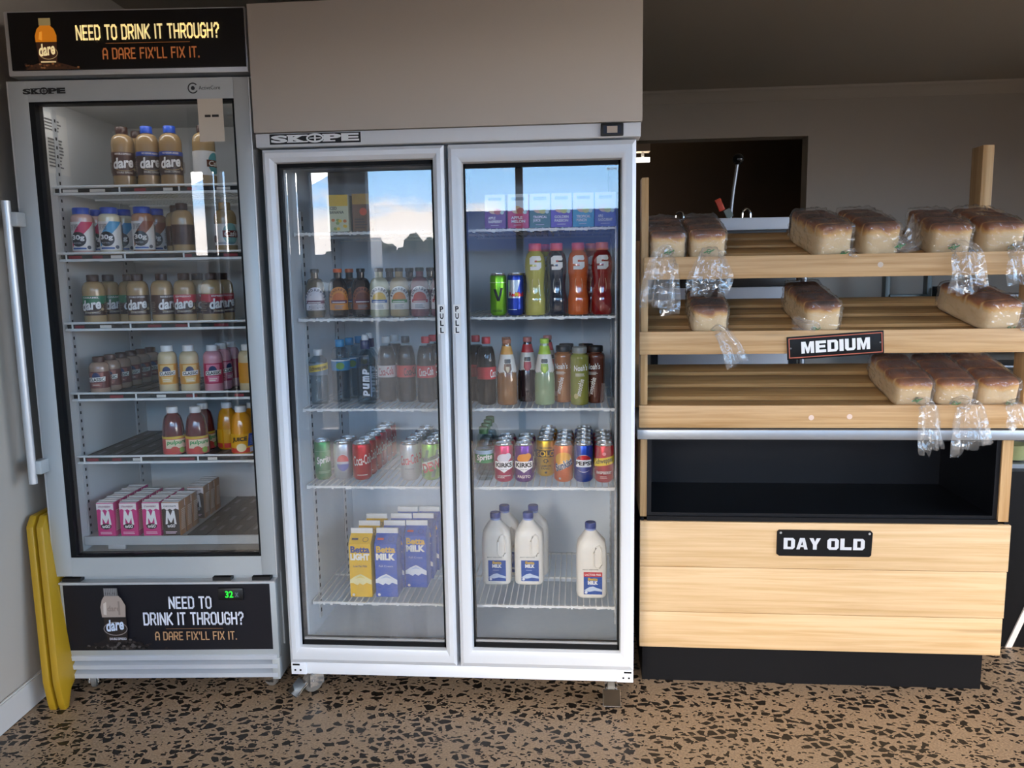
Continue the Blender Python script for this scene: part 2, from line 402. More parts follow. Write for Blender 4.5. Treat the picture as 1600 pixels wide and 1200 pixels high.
# condensed poster capitals drawn as strokes on a 0..w x 0..1 grid
GL = {
 'A': (.5, [(0, 0, 0, .75), (0, .75, .15, 1), (.15, 1, .35, 1), (.35, 1, .5, .75), (.5, .75, .5, 0), (0, .4, .5, .4)]),
 'D': (.5, [(0, 0, 0, 1), (0, 1, .35, 1), (.35, 1, .5, .85), (.5, .85, .5, .15), (.5, .15, .35, 0), (.35, 0, 0, 0)]),
 'E': (.42, [(0, 0, 0, 1), (0, 1, .42, 1), (0, .5, .36, .5), (0, 0, .42, 0)]),
 'F': (.42, [(0, 0, 0, 1), (0, 1, .42, 1), (0, .5, .36, .5)]),
 'G': (.5, [(.5, .82, .36, 1), (.36, 1, .14, 1), (.14, 1, 0, .85), (0, .85, 0, .15), (0, .15, .14, 0), (.14, 0, .36, 0), (.36, 0, .5, .15), (.5, .15, .5, .48), (.5, .48, .28, .48)]),
 'H': (.5, [(0, 0, 0, 1), (.5, 0, .5, 1), (0, .5, .5, .5)]),
 'I': (.06, [(.03, 0, .03, 1)]),
 'K': (.5, [(0, 0, 0, 1), (.5, 1, .02, .48), (.1, .55, .5, 0)]),
 'L': (.4, [(0, 0, 0, 1), (0, 0, .4, 0)]),
 'M': (.66, [(0, 0, 0, 1), (0, 1, .33, .3), (.33, .3, .66, 1), (.66, 1, .66, 0)]), 'Y': (.56, [(0, 1, .28, .5), (.56, 1, .28, .5), (.28, .5, .28, 0)]),
 'N': (.52, [(0, 0, 0, 1), (0, 1, .52, 0), (.52, 0, .52, 1)]),
 'O': (.5, [(0, .15, 0, .85), (0, .85, .14, 1), (.14, 1, .36, 1), (.36, 1, .5, .85), (.5, .85, .5, .15), (.5, .15, .36, 0), (.36, 0, .14, 0), (.14, 0, 0, .15)]),
 'R': (.5, [(0, 0, 0, 1), (0, 1, .36, 1), (.36, 1, .5, .86), (.5, .86, .5, .6), (.5, .6, .36, .46), (.36, .46, 0, .46), (.25, .46, .5, 0)]),
 'T': (.48, [(.24, 0, .24, 1), (0, 1, .48, 1)]),
 'U': (.5, [(0, 1, 0, .15), (0, .15, .14, 0), (.14, 0, .36, 0), (.36, 0, .5, .15), (.5, .15, .5, 1)]),
 'X': (.52, [(0, 0, .52, 1), (0, 1, .52, 0)]),
 '?': (.46, [(0, .8, .12, 1), (.12, 1, .34, 1), (.34, 1, .46, .86), (.46, .86, .46, .66), (.46, .66, .23, .45), (.23, .45, .23, .3), (.23, .05, .23, -.02)]),
 "'": (.06, [(.03, 1, .03, .72)]), '.': (.06, [(.03, .06, .03, -.02)]), ' ': (.16, [])}
HV = {'M': [[(0, 0), (0, 1), (.33, 1), (.5, .45), (.67, 1), (1, 1), (1, 0), (.73, 0), (.73, .6), (.58, 0), (.42, 0), (.27, .6), (.27, 0)]],
 'E': [[(0, 0), (0, 1), (1, 1), (1, .76), (.36, .76), (.36, .62), (.92, .62), (.92, .4), (.36, .4), (.36, .24), (1, .24), (1, 0)]],
 'D': [[(0, 0), (0, 1), (.35, 1), (.35, 0)], [(.35, .78), (.35, 1), (.82, 1), (1, .82), (.66, .78)], [(1, .82), (1, .18), (.66, .22), (.66, .78)], [(.35, .22), (.66, .22), (1, .18), (.82, 0), (.35, 0)]],
 'O': [[(0, .18), (0, .82), (.34, .78), (.34, .22)], [(0, .82), (.18, 1), (.82, 1), (1, .82), (.66, .78), (.34, .78)], [(1, .82), (1, .18), (.66, .22), (.66, .78)], [(.34, .22), (.66, .22), (1, .18), (.82, 0), (.18, 0), (0, .18)]],
 'I': [[(0, 0), (0, 1), (1, 1), (1, 0)]], ' ': [],
 'U': [[(0, .18), (0, 1), (.36, 1), (.36, .22)], [(1, 1), (1, .18), (.68, .22), (.68, 1)], [(.36, .22), (.68, .22), (1, .18), (.82, 0), (.18, 0), (0, .18)]],
 'L': [[(0, 0), (0, 1), (.37, 1), (.37, .24), (1, .24), (1, 0)]],
 'A': [[(0, 0), (.3, 1), (.58, 1), (.30, 0)], [(1, 0), (.72, 1), (.42, 1), (.70, 0)], [(.26, .2), (.26, .38), (.74, .38), (.74, .2)]],
 'Y': [[(0, 1), (.36, 1), (.5, .68), (.64, 1), (1, 1), (.67, .42), (.67, 0), (.33, 0), (.33, .42)]]}
class Pr:
    def __init__(s, kind='p'): s.L = []; s.kind = kind
    def poly(s, pts, c, kind=None): s.L.append((list(pts), [tuple(range(len(pts)))], c, kind or s.kind)); return s
    def rect(s, x0, y0, x1, y1, c, kind=None): return s.poly([(x0, y0), (x1, y0), (x1, y1), (x0, y1)], c, kind)
    def ell(s, cx, cy, rx, ry, c, n=22, kind=None): return s.poly([(cx+rx*math.cos(2*PI*k/n), cy+ry*math.sin(2*PI*k/n)) for k in range(n)], c, kind)
    def half(s, cx, cy, rx, ry, c, a0=0, a1=180, n=14):
        return s.poly([(cx+rx*math.cos(R(a0+(a1-a0)*k/n)), cy+ry*math.sin(R(a0+(a1-a0)*k/n))) for k in range(n+1)], c)
    def ring(s, cx, cy, rx, ry, w, c, a0=0, a1=360, n=24):
        v, f = [], []
        for k in range(n+1):
            a = R(a0+(a1-a0)*k/n); ca, sa = math.cos(a), math.sin(a)
            v += [(cx+rx*ca, cy+ry*sa), (cx+(rx-w)*ca, cy+(ry-w)*sa)]
        for k in range(n): f.append((2*k, 2*k+2, 2*k+3, 2*k+1))
        s.L.append((v, f, c, s.kind)); return s
    def text(s, t, x0, y0, x1, y1, c, bold=.02, shear=0, rot=0, kind=None, mirror=False):
        vs, fs = tmesh(t, bold)
        vs = [(x+shear*y, y) for x, y in vs]
        ax, bx = min(v[0] for v in vs), max(v[0] for v in vs); ay, by = min(v[1] for v in vs), max(v[1] for v in vs)
        o = [(x0+(x-ax)/(bx-ax)*(x1-x0), y0+(y-ay)/(by-ay)*(y1-y0)) for x, y in vs]
        if rot:
            cx, cy = (x0+x1)/2, (y0+y1)/2; c_, s_ = math.cos(R(rot)), math.sin(R(rot))
            o = [(cx+(x-cx)*c_-(y-cy)*s_, cy+(x-cx)*s_+(y-cy)*c_) for x, y in o]
        s.L.append((o, fs, c, kind or s.kind)); return s
    def lines(s, x0, y0, x1, y1, n, c):
        h = (y1-y0)/n
        for k in range(n): s.rect(x0, y0+k*h, x0+(x1-x0)*random.uniform(.75, 1), y0+k*h+h*.45, c)
        return s
    def block(s, t, x0, y0, x1, y1, c, th=.17, kind=None, wd=1, gap=None):
        gap = gap or .19+th*.35; x = 0; v, f = [], []
        for ch in t:
            w, st = GL[ch]; w *= wd
            for ax, ay, bx, by in st:
                ax *= wd; bx *= wd
                d = Vector((bx-ax, by-ay)); L = d.length or 1; d = d/L; n = Vector((-d.y, d.x))*th/2; e = d*th*.42
                a = Vector((x+ax, ay))-e; b = Vector((x+bx, by))+e
                i = len(v); v += [tuple(a+n), tuple(b+n), tuple(b-n), tuple(a-n)]; f.append((i, i+1, i+2, i+3))
            x += w+gap
        tot = x-gap; k = (x1-x0)/(tot+th); h = (y1-y0)/(1+th)
        v = [(x0+(p[0]+th/2)*k, y0+(p[1]+th/2)*h) for p in v]
        s.L.append((v, f, c, kind or s.kind)); return s
    def heavy(s, t, x0, y0, x1, y1, c, gap=.12):
        ws = [{'I': .36, ' ': .3, 'M': 1.12}.get(ch, .92) for ch in t]; k = (x1-x0)/(sum(ws)+gap*(len(t)-1)); x = x0; v, f = [], []
        for ch, w in zip(t, ws):
            for q in HV[ch]:
                i = len(v); v += [(x+px*w*k, y0+py*(y1-y0)) for px, py in q]; f.append(tuple(range(i, i+len(q))))
            x += (w+gap)*k
        s.L.append((v, f, c, s.kind)); return s
    def build(s, name, parent, R_=None, M=None, step=12, eps=.0004, off=.0006, back=None, label=None):
        """R_: wrap round a cylinder of that radius (x=0 faces -y); M: place the flat xz sheet with a matrix"""
        bm = bmesh.new(); mats = []
        for i, (vs, fs, c, kind) in enumerate(s.L):
            m = ink(c, kind)
            if m not in mats: mats.append(m)
            mi = mats.index(m); d = off+eps*min(i, 9)+.00006*max(0, i-9)
            vv = [bm.verts.new((x, y, d)) for x, y in vs]
            for f in fs:
                try: fc = bm.faces.new([vv[j] for j in f]); fc.material_index = mi
                except ValueError: pass
        if R_:
            xs = [v.co.x for v in bm.verts]; dx = R_*R(step)
            k = math.ceil(min(xs)/dx)
            while k*dx < max(xs):
                g = bm.verts[:]+bm.edges[:]+bm.faces[:]
                bmesh.ops.bisect_plane(bm, geom=g, plane_co=(k*dx, 0, 0), plane_no=(1, 0, 0), dist=1e-6); k += 1
            for v in bm.verts:
                a = v.co.x/R_; r = R_+v.co.z; y = v.co.y
                v.co = (r*math.sin(a), -r*math.cos(a), y)
        else:
            for v in bm.verts: v.co = (v.co.x, -v.co.z, v.co.y)
            if M is not None: bmesh.ops.transform(bm, matrix=M, verts=bm.verts)
        for f in bm.faces:
            f.normal_update(); f.smooth = bool(R_)
            ref = Vector((f.calc_center_median().x, f.calc_center_median().y, 0)) if R_ else (Vector((0, -1, 0)) if M is None else M.to_3x3() @ Vector((0, -1, 0)))
            if f.normal.dot(ref) < 0: f.normal_flip()
        me = bpy.data.meshes.new(name); bm.to_mesh(me); bm.free()
        for m in mats: me.materials.append(m)
        o = bpy.data.objects.new(name, me); COL.objects.link(o); o.parent = parent
        if label: o['label'] = label
        return o
def TR(x=0, y=0, z=0, rx=0, ry=0, rz=0):
    return Matrix.Translation((x, y, z)) @ Matrix.Rotation(rz, 4, 'Z') @ Matrix.Rotation(ry, 4, 'Y') @ Matrix.Rotation(rx, 4, 'X')

def skope(p, x0, y0, x1, y1, c, kind=None):
    """slab capitals with a crossed oval for the O"""
    w = (x1-x0); h = y1-y0
    for ch, a, b in (('S', 0, .19), ('K', .195, .41), ('P', .60, .80), ('E', .80, 1)):
        p.text(ch, x0+a*w, y0, x0+b*w, y1, c, bold=.05, kind=kind)
        if ch in 'KPE':
            bars = {'K': ((0, .11), (.12, .215)), 'P': ((0, .12),), 'E': ()}[ch]
            for u, v in bars:
                for q in (0, .84): p.rect(x0+(a+u-.012)*w, y0+q*h, x0+(a+v+.012)*w, y0+(q+.16)*h, c, kind)
    p.ring(x0+.505*w, y0+.5*h, .1*w, .62*h, h*.26, c)
    p.rect(x0+.44*w, y0+.43*h, x0+.57*w, y0+.57*h, c, kind); p.rect(x0+.495*w, y0+.1*h, x0+.515*w, y0+.9*h, c, kind)
    return p

# ------------------------------------------------------------------ room
def room():
    b = MB(); b.box(-3.2, 5, -4.3, 5, -.05, 0, floor_mat()); structure(b.build('floor'))
    b = MB(); b.box(-3.2, 5, -4.3, 2.93, 2.5, 2.56, CEIL); structure(b.build('ceiling'))
    # left wall, turned a little with the first fridge
    M = TR(-.832, -.25, 0, rz=.064)
    b = MB(); t = bmesh.new(); bmesh.ops.create_cube(t, size=1); bmesh.ops.scale(t, vec=(.1, 4.55, 2.5), verts=t.verts)
    bmesh.ops.translate(t, vec=(-.05, .975, 1.25), verts=t.verts); b.add(t, WALL, mat4=M); structure(b.build('wall_left'))
    b = MB(); t = bmesh.new(); bmesh.ops.create_cube(t, size=1); bmesh.ops.scale(t, vec=(.014, 4.54, .097), verts=t.verts)
    bmesh.ops.bevel(t, geom=t.edges[:], offset=.004, segments=2, affect='EDGES')
    bmesh.ops.translate(t, vec=(.007, .975, .05), verts=t.verts); b.add(t, TRIM, mat4=M); structure(b.build('baseboard_left'))
    # back wall with the kitchen pass-through
    b = MB(); x0, x1, z0, z1 = .7, 2.394, 1.323, 2.215
    b.box(-3.2, x0, 2.8, 2.93, 0, 2.5, WALL); b.box(x1, 5, 2.8, 2.93, 0, 2.5, WALL)
    b.box(x0, x1, 2.8, 2.93, 0, z0, WALL); b.box(x0, x1, 2.8, 2.93, z1, 2.5, WALL); structure(b.build('wall_back'))
    b = MB(); b.prism([(2.8, 2.43), (2.8, 2.5), (2.735, 2.5), (2.742, 2.487), (2.76, 2.478), (2.775, 2.462), (2.785, 2.445)], -.9, 5, mat('cornice_paint', '#b9b1a6', .7), 'yz'); structure(b.build('trim_1'))
    # dark kitchen seen through the opening
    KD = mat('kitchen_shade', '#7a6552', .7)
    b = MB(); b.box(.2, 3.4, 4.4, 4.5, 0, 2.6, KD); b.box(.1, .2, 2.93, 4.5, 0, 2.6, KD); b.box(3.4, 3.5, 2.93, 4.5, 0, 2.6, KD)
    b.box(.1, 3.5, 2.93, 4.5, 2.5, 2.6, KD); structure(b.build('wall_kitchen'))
    b = MB(); b.box(4.6, 4.7, -4.3, -3.9, 0, 2.5, WALL); b.box(4.6, 4.7, .4, 2.93, 0, 2.5, WALL); b.box(4.6, 4.7, -3.9, .4, 0, .7, WALL); b.box(4.6, 4.7, -3.9, .4, 2.3, 2.5, WALL); structure(b.build('wall_right'))
    b = MB(); b.box(4.647, 4.653, -3.9, .4, .7, 2.3, PANEGLASS); structure(b.build('window_8'))  # unseen side glazing, added to let more light onto the back wall
    # shop front behind the camera
    b = MB(); FR = mat('shopfront_frame', '#3c3b38', .5); Y0, Y1 = -4.3, -4.2
    b.box(-3.2, 5, Y0, Y1, 2.27, 2.5, FR); b.box(-3.2, 5, Y0, Y1, 0, .08, FR)
    for a, c in ((-3.2, -1.72), (-1.55, -1.5), (-1.46, -1.42), (-1.376, -1.28), (-1.108, -.793), (.458, .516), (2.15, 2.21), (3.9, 5)):
        b.box(a, c, Y0, Y1, .08, 2.27, FR)
    for a, c in ((-1.72, -1.55),): b.box(a, c, Y0, Y1, .08, 1.05, FR)
    structure(b.build('wall_front'))
    for i, (a, c, z) in enumerate(((-1.72, -1.55, 1.05), (-1.5, -1.46, .08), (-1.42, -1.376, .08), (-1.28, -1.108, .08), (-.793, .458, .08), (.516, 2.15, .08), (2.21, 3.9, .08))):
        b = MB(); b.box(a, c, -4.253, -4.247, z, 2.27, PANEGLASS); structure(b.build('window_%d' % (i+1)))
    b = MB(); b.box(-3.3, -3.2, -4.3, 2.93, 0, 2.5, WALL); structure(b.build('wall_side'))
room()

def outside():
    b = MB(); b.box(-40, 40, -60, -6.0, -.12, -.03, mat('asphalt', '#2a2b2d', .85, var=.2, bscale=30)); b.box(9, 40, -6, 40, -.12, -.03, mat('asphalt', '#2a2b2d', .85)); structure(b.build('ground'))
    b = MB(); b.box(-12, 4.7, -6.0, -4.3, -.12, -.02, mat('dark_paving', '#33322f', .85, var=.1, bscale=30)); b.box(4.75, 9, -6.0, 6, -.12, -.02, mat('pale_paving', '#a39e94', .85)); structure(b.build('footpath'))
    BL = mat('blue_cladding', '#2c467f', .5); GY = mat('grey_cladding', '#3f4347', .6)
    b = MB(); b.box(-1.5, 12, -17, -12.5, -.03, 2.58, BL); b.box(-1.5, 12, -17.02, -12.45, -.03, 1.86, GY)
    o = b.build('street_building')
    for k in range(8): b = MB(); b.box(-1+k*1.5, k*1.5, -12.46, -12.4, .4, 1.4, mat('dark_pane', '#20262c', .2)); b.build('window', o)
    tag(o, 'low building with a blue top band across the street', 'building')
    b = MB(); b.box(-14, -1.8, -22, -16, -.03, 1.95, GY); b.box(-14, -1.8, -16.05, -15.95, 1.1, 1.3, mat('pale_band', '#a9b2b6', .5))
    tag(b.build('street_building'), 'long grey building with a pale band across the street', 'building')
    LF = mat('tree_leaf', '#3a4230', .8, var=.3, bscale=4); BK = mat('tree_bark', '#4b3d30', .8)
    for i, (x, y, h, w) in enumerate(((-4.3, -24, 2.6, .9), (-2.75, -24, 3.2, .25), (-2.0, -24.5, 2.9, .4), (-6.4, -25, 2.7, 1.2))):
        o = empty('street_tree', (x, y, -.03))
        t = bmesh.new(); bmesh.ops.create_icosphere(t, subdivisions=4, radius=1)
        for v in t.verts:
            k = 1+.35*noise.noise(v.co*2.3+Vector((i*7, 0, 0)))+.2*noise.noise(v.co*6)
            v.co = Vector((v.co.x*w*k, v.co.y*w*k, (v.co.z*k)*h*.42))
        m = MB(); m.add(t, LF, True, TR(z=h*.6)); m.build('crown', o)
        m = MB(); m.tube([(0, 0, 0), (0, 0, h*.5)], .09, BK); m.build('trunk', o)
        tag(o, ['rounded tree behind the grey building across the street', 'narrow dark conifer behind the street buildings', 'bushy tree right of the narrow conifer outside', 'broad tree furthest left beyond the grey building'][i], 'tree')
    o = empty('street_sign', (-1.75, -8.2, -.03)); m = MB(); m.tube([(0, 0, 0), (0, 0, 1.6)], .02, mat('sign_pole', '#b8bcc0', .4)); m.build('pole', o)
    m = MB(); m.box(-.11, .11, .02, .03, 1.55, 1.95, mat('sign_white', '#e8eaec', .4), bev=.004); m.build('panel', o)
    tag(o, 'white parking sign on a thin pole outside the shop front', 'sign')
    p = Pr(); p.text('Vinnie', 0, 0, .29, .075, '#c9ced4', .01); p.ring(-.06, .035, .05, .05, .006, '#c9ced4'); p.ring(-.06, .035, .03, .03, .005, '#c9ced4')
    w7 = bpy.data.objects['window_6']; p.build('pane_lettering', w7, M=TR(.80, -4.246, 1.70, rz=PI))

# ------------------------------------------------------------------ fridge one (single door)
F1X, F1Y, F1R = -.7622, -.0539, .0642
M1 = TR(F1X, F1Y, 0, rz=F1R)
def castor(parent, x, y, turn=0, s=1.0, top=.075):
    o = MB(); M = TR(x, y, 0, rz=turn)
    t = bmesh.new(); bmesh.ops.create_cone(t, segments=24, radius1=.032*s, radius2=.032*s, depth=.02*s, cap_ends=True)
    bmesh.ops.bevel(t, geom=[e for e in t.edges], offset=.003, segments=2, affect='EDGES')
    o.add(t, mat('castor_tyre', '#77726a', .5), True, M @ TR(0, 0, .033*s, ry=PI/2))
    c = o.build('castor', parent)
    f = MB()
    for sx in (-1, 1):
        t = bmesh.new(); bmesh.ops.create_cube(t, size=1); bmesh.ops.scale(t, vec=(.004, .045*s, .05*s), verts=t.verts)
        f.add(t, CHROME, False, M @ TR(sx*.016*s, .004*s, .048*s))
    t = bmesh.new(); bmesh.ops.create_cube(t, size=1); bmesh.ops.scale(t, vec=(.05*s, .055*s, .006), verts=t.verts)
    f.add(t, STEEL, False, M @ TR(0, .01*s, top-.003))
    t = bmesh.new(); bmesh.ops.create_cone(t, segments=16, radius1=.012*s, radius2=.012*s, depth=.036*s, cap_ends=True)
    f.add(t, CHROME, True, M @ TR(0, 0, .033*s, ry=PI/2))
    f.build('fork', c)
    return c
def brake(c, x, y, turn, s):
    b = MB(); M = TR(x, y, 0, rz=turn)
    t = bmesh.new(); bmesh.ops.create_cube(t, size=1); bmesh.ops.scale(t, vec=(.05*s, .05*s, .007), verts=t.verts)
    bmesh.ops.bevel(t, geom=t.edges[:], offset=.002, segments=1, affect='EDGES')
    b.add(t, CHROME, False, M @ TR(0, -.05*s, .034, rx=R(38))); b.build('brake_pedal', c)

def wire_shelf(parent, x0, x1, y0, y1, z, pitch=.022, frost=False, lip=0):
    b = MB(); r = .0016
    n = int((x1-x0)/pitch)
    for k in range(n+1):
        x = x0+(x1-x0)*k/n; b.box(x-r, x+r, y0, y1, z-2*r, z, WIRE)
    for y in (y0, y0+.006, (y0+y1)/2, y1): b.box(x0, x1, y-.0025, y+.0025, z-.009, z-.0035, WIRE)
    if frost:   # chipped white coating along the front wire
        for k in range(int((x1-x0)/.012)):
            x = x0+k*.012; h = random.uniform(.001, .006); b.box(x, x+random.uniform(.006, .013), y0-.004, y0, z-.007-h, z-.002, WIRE)
    o = b.build('shelf', parent)
    if lip:
        b = MB(); b.tube([(x0, y0-.012, z+.012), (x1, y0-.012, z+.012)], .0036, WIRE, 8); b.box(x0, x1, y0-.010, y0-.002, z-.014, z-.007, WIRE)
        for k in range(4):
            x = x0+.025+(x1-x0-.05)*k/3; b.tube([(x, y0-.012, z+.012), (x, y0-.012, z-.008), (x, y0+.004, z-.008)], .003, WIRE, 8)
        b.build('front_rail', o)
        p = Pr(); p.rect(x0+.005, z-.006, x1-.005, z+.007, '#1c1c1e')
        x = x0+.03
        while x < x1-.07:
            p.rect(x, z-.005, x+random.uniform(.03, .05), z+.004, random.choice(['#8a2630', '#3a3a3c', '#d9d6cf', '#7a1f2a'])); x += random.uniform(.06, .1)
        p.build('price_strip', o, M=TR(0, y0-.006, 0))
    return o

def fridge1():
    W, D = .732, .64
    o = empty('upright_drinks_fridge', (F1X, F1Y, 0), F1R)
    tag(o, 'narrow single-door drinks fridge with black drink adverts above and below', 'fridge')
    b = MB(); s = SILVER; t = .045
    b.box(0, t, .052, D, .16, 2.0, s); b.box(W-t, W, .052, D, .16, 2.0, s); b.box(t, W-t, D-.03, D, .06, 2.0, LINER1)
    b.box(t, W-t, .052, D-.03, 1.955, 2.0, LINER1); b.box(t, W-t, .052, D-.03, .43, .475, LINER1)
    b.box(t, t+.003, .06, D-.03, .475, 1.955, LINER1); b.box(W-t-.003, W-t, .06, D-.03, .475, 1.955, LINER1)
    b.box(.012, W-.005, .03, D, .06, .43, s)
    b.build('cabinet', o)
    # header light box
    h = MB(); h.box(0, W, .012, D, 2.004, 2.192, ALU, bev=.003); hd = h.build('header', o)
    b = MB(); b.box(.016, W-.004, .006, .0125, 2.019, 2.186, BLACK); sp = b.build('sign_panel', hd)
    p = Pr('e'); p.rect(.017, 2.02, .727, 2.185, '#0d0907', 'p')
    cx = .128
    p.poly([(cx-.07, 2.021), (cx+.10, 2.021), (cx+.06, 2.033), (cx+.03, 2.041), (cx-.025, 2.041), (cx-.05, 2.033)], '#2e1a0e')
    p.poly([(cx-.026, 2.035), (cx+.028, 2.035), (cx+.032, 2.104), (cx-.032, 2.104)], '#2c170d')
    p.poly([(cx-.032, 2.100), (cx+.032, 2.100), (cx+.033, 2.118), (cx+.026, 2.137), (cx+.014, 2.148), (cx-.014, 2.148), (cx-.026, 2.137), (cx-.033, 2.118)], '#b5680f')
    p.rect(cx-.018, 2.147, cx+.018, 2.168, '#7d6b45')
    p.poly([(cx-.022, 2.108), (cx-.012, 2.104), (cx-.010, 2.130), (cx-.018, 2.128)], '#d98a2a'); p.ring(cx+.004, 2.068, .029, .019, .002, '#8d7650', 180, 400); p.text('dare', cx-.025, 2.060, cx+.025, 2.096, '#e8cf9a', .03, .25, 8)
    p.rect(cx-.02, 2.040, cx+.026, 2.0445, '#bfa77a')
    for k in range(26): p.ell(cx+random.uniform(-.075, .1), 2.024+random.random()*.014, .004, .003, random.choice(['#4a2a14', '#1c0f07', '#6a4426']), 7)
    p.block('NEED TO DRINK IT THROUGH?', .222, 2.101, .655, 2.145, '#f2da98')
    p.rect(.31, 2.0905, .565, 2.0920, '#7a4a24'); p.block("A DARE FIX'LL FIX IT.", .298, 2.045, .592, 2.078, '#93542c', .15)
    p.build('sign_print', sp, M=TR(0, .006, 0))
    # door
    d = MB(); z0, z1 = .422, 1.987; gx0, gx1, gz0, gz1 = .058, W-.046, .486, 1.926
    y0, y1 = 0, .05
    d.box(0, gx0, y0, y1, z0, z1, SILVER, bev=.002); d.box(gx1, W, y0, y1, z0, z1, SILVER, bev=.002)
    d.box(gx0, gx1, y0, y1, z0, gz0, SILVER); d.box(gx0, gx1, y0, y1, gz1, z1, SILVER)
    for a, c in ((-.004, 0), (W, W+.004)): d.box(a, c, .001, .045, z0, z1, ALU)
    dr = d.build('door', o)
    d = MB(); w = .017
    d.box(gx0, gx0+w, .003, .046, gz0, gz1, DGREY); d.box(gx1-.006, gx1, .003, .046, gz0, gz1, DGREY)
    d.box(gx0, gx1, .003, .046, gz0, gz0+.006, DGREY); d.box(gx0, gx1, .003, .046, gz1-.006, gz1, DGREY); d.build('gasket', dr)
    d = MB(); d.box(gx0, gx1, .014, .0155, gz0, gz1, DOORGLASS); d.build('glass_pane', dr)
    d = MB(); d.tube([(-.012, -.045, .749), (-.012, -.045, 1.63)], .0125, ALU, 16)
    for z in (.80, 1.575):
        d.box(-.014, .018, -.046, 0, z-.022, z+.022, SILVER, bev=.004)
    d.build('handle', dr)
    p = Pr(); skope(p, .045, 1.948, .178, 1.965, '#2b2c2e'); p.build('door_badge', dr, M=TR(0, 0, 0)); p = Pr()
    p.ring(.565, 1.957, .016, .016, .0035, '#2b2c2e', 40, 330); p.ell(.565, 1.957, .006, .006, '#2b2c2e'); p.text('ActiveCore', .583, 1.952, .648, 1.963, '#3a3b3d', .0)
    p.build('door_badge', dr, M=TR(0, 0, 0))
    p = Pr(); p.rect(.575, 1.80, .652, 1.935, '#cbbfae'); p.rect(.595, 1.872, .613, 1.879, '#2a2622'); p.rect(.617, 1.872, .638, 1.879, '#2a2622')
    p.build('notice_sticker', dr, M=TR(0, .002, 0))
    # plinth: ledge, advert, display, louvres
    b = MB(); b.box(.012, W-.005, .0, .03, .135, .40, SILVER, bev=.002); b.box(.012, W-.005, -.006, .03, .396, .402, ALU)
    for x in (.02, .52, .65): b.box(x, x+.06, .003, .03, .402, .414, BLACK)
    pl = b.build('plinth_panel', o)
    p = Pr(); p.rect(.022, .165, .708, .392, '#14131a')
    bx = .19
    p.poly([(bx-.10, .168), (bx+.12, .168), (bx+.07, .19), (bx+.04, .205), (bx-.04, .205), (bx-.07, .19)], '#1f1b1c')
    for k in range(110): p.ell(bx+random.gauss(.012, .048), .173+abs(random.gauss(0, .013)), .006, .004, random.choice(['#0d0c0d', '#37302e', '#55504e', '#231d1c']), 7)
    p.poly([(bx-.028, .20), (bx+.04, .20), (bx+.04, .28), (bx-.036, .288)], '#2a221f')
    p.poly([(bx-.040, .285), (bx+.038, .285), (bx+.041, .325), (bx+.028, .35), (bx+.018, .36), (bx-.026, .36), (bx-.036, .345), (bx-.043, .32)], '#a9998e')
    p.rect(bx-.028, .358, bx+.018, .385, '#6c6a6a'); p.text('DARE', bx-.024, .362, bx+.014, .37, '#2c2a2a'); p.text('dare', bx-.02, .305, bx+.022, .325, '#8d7e75')
    p.poly([(bx-.034, .295), (bx-.024, .292), (bx-.022, .338), (bx-.032, .332)], '#cfc3b9'); p.rect(bx+.016, .292, bx+.022, .34, '#8f8178'); [p.rect(bx-.026+k*.006, .36, bx-.023+k*.006, .384, '#8c8a8a') for k in range(7)]; p.ring(bx+.002, .245, .040, .024, .003, '#8b8280'); p.text('dare', bx-.03, .238, bx+.03, .278, '#cfdcf0', .03, .25, 8); p.text('DOUBLE ESPRESSO', bx-.02, .206, bx+.036, .214, '#d5d5e2', .02)
    p.block('NEED TO', .375, .312, .517, .355, '#e9edf8'); p.block('DRINK IT THROUGH?', .287, .256, .62, .301, '#e9edf8')
    p.rect(.36, .243, .55, .2445, '#8a6a4c'); p.block("A DARE FIX'LL FIX IT.", .322, .204, .594, .234, '#c59b72', .15)
    p.build('advert_panel', pl, M=TR(0, 0, 0))
    b = MB(); b.box(.538, .622, -.008, .001, .338, .38, BLACK, bev=.004); ds = b.build('display', pl)
    p = Pr('e'); p.text('32', .563, .348, .589, .371, '#25f03a', .02); p.rect(.593, .348, .609, .369, '#2a3436', 'p'); p.text('x', .595, .351, .607, .366, '#6c7678', .02, kind='p')
    p.build('readout', ds, M=TR(0, -.008, 0), label='glowing green digits')
    for k in range(3):
        z = .068+k*.031
        b = MB(); b.prism([(-.004, z), (-.004, z+.0145), (.028, z+.028), (.028, z+.012)], .02, W-.012, mat('louvre_alu', '#c4cad2', .3, metal=.2), 'yz'); b.build('louvre', o)
    for x0, x1 in ((W-.03, W-.004), (.008, .02)): b = MB(); b.box(x0, x1, -.003, .03, .06, .135, SILVER, bev=.002); b.build('corner_post', o)
    b = MB(); b.box(.08, W-.08, .062, .075, 1.938, 1.950, mat('led_strip', '#f3f6fa', .5, emit=1.5)); b.build('light_strip', o)
    d = bpy.data.lights.new('fridge_led', 'AREA'); d.shape = 'RECTANGLE'; d.size = .56; d.size_y = .015; d.energy = .4; d.color = (.95, .98, 1)
    q = bpy.data.objects.new('fridge_led', d); COL.objects.link(q); q.parent = o; q.location = (W/2, .078, 1.934); q.rotation_euler = (R(28), 0, 0)
    for x, y, a in ((.06, .07, .3), (W-.06, .07, 1.3), (.06, D-.06, 0), (W-.06, D-.06, 0)): castor(o, x, y, a, .85, .062)
    # shelves
    for i, z in enumerate((1.672, 1.462, 1.237, 1.005, .792)):
        wire_shelf(o, .054, W-.054, .105, D-.05, z, lip=1)
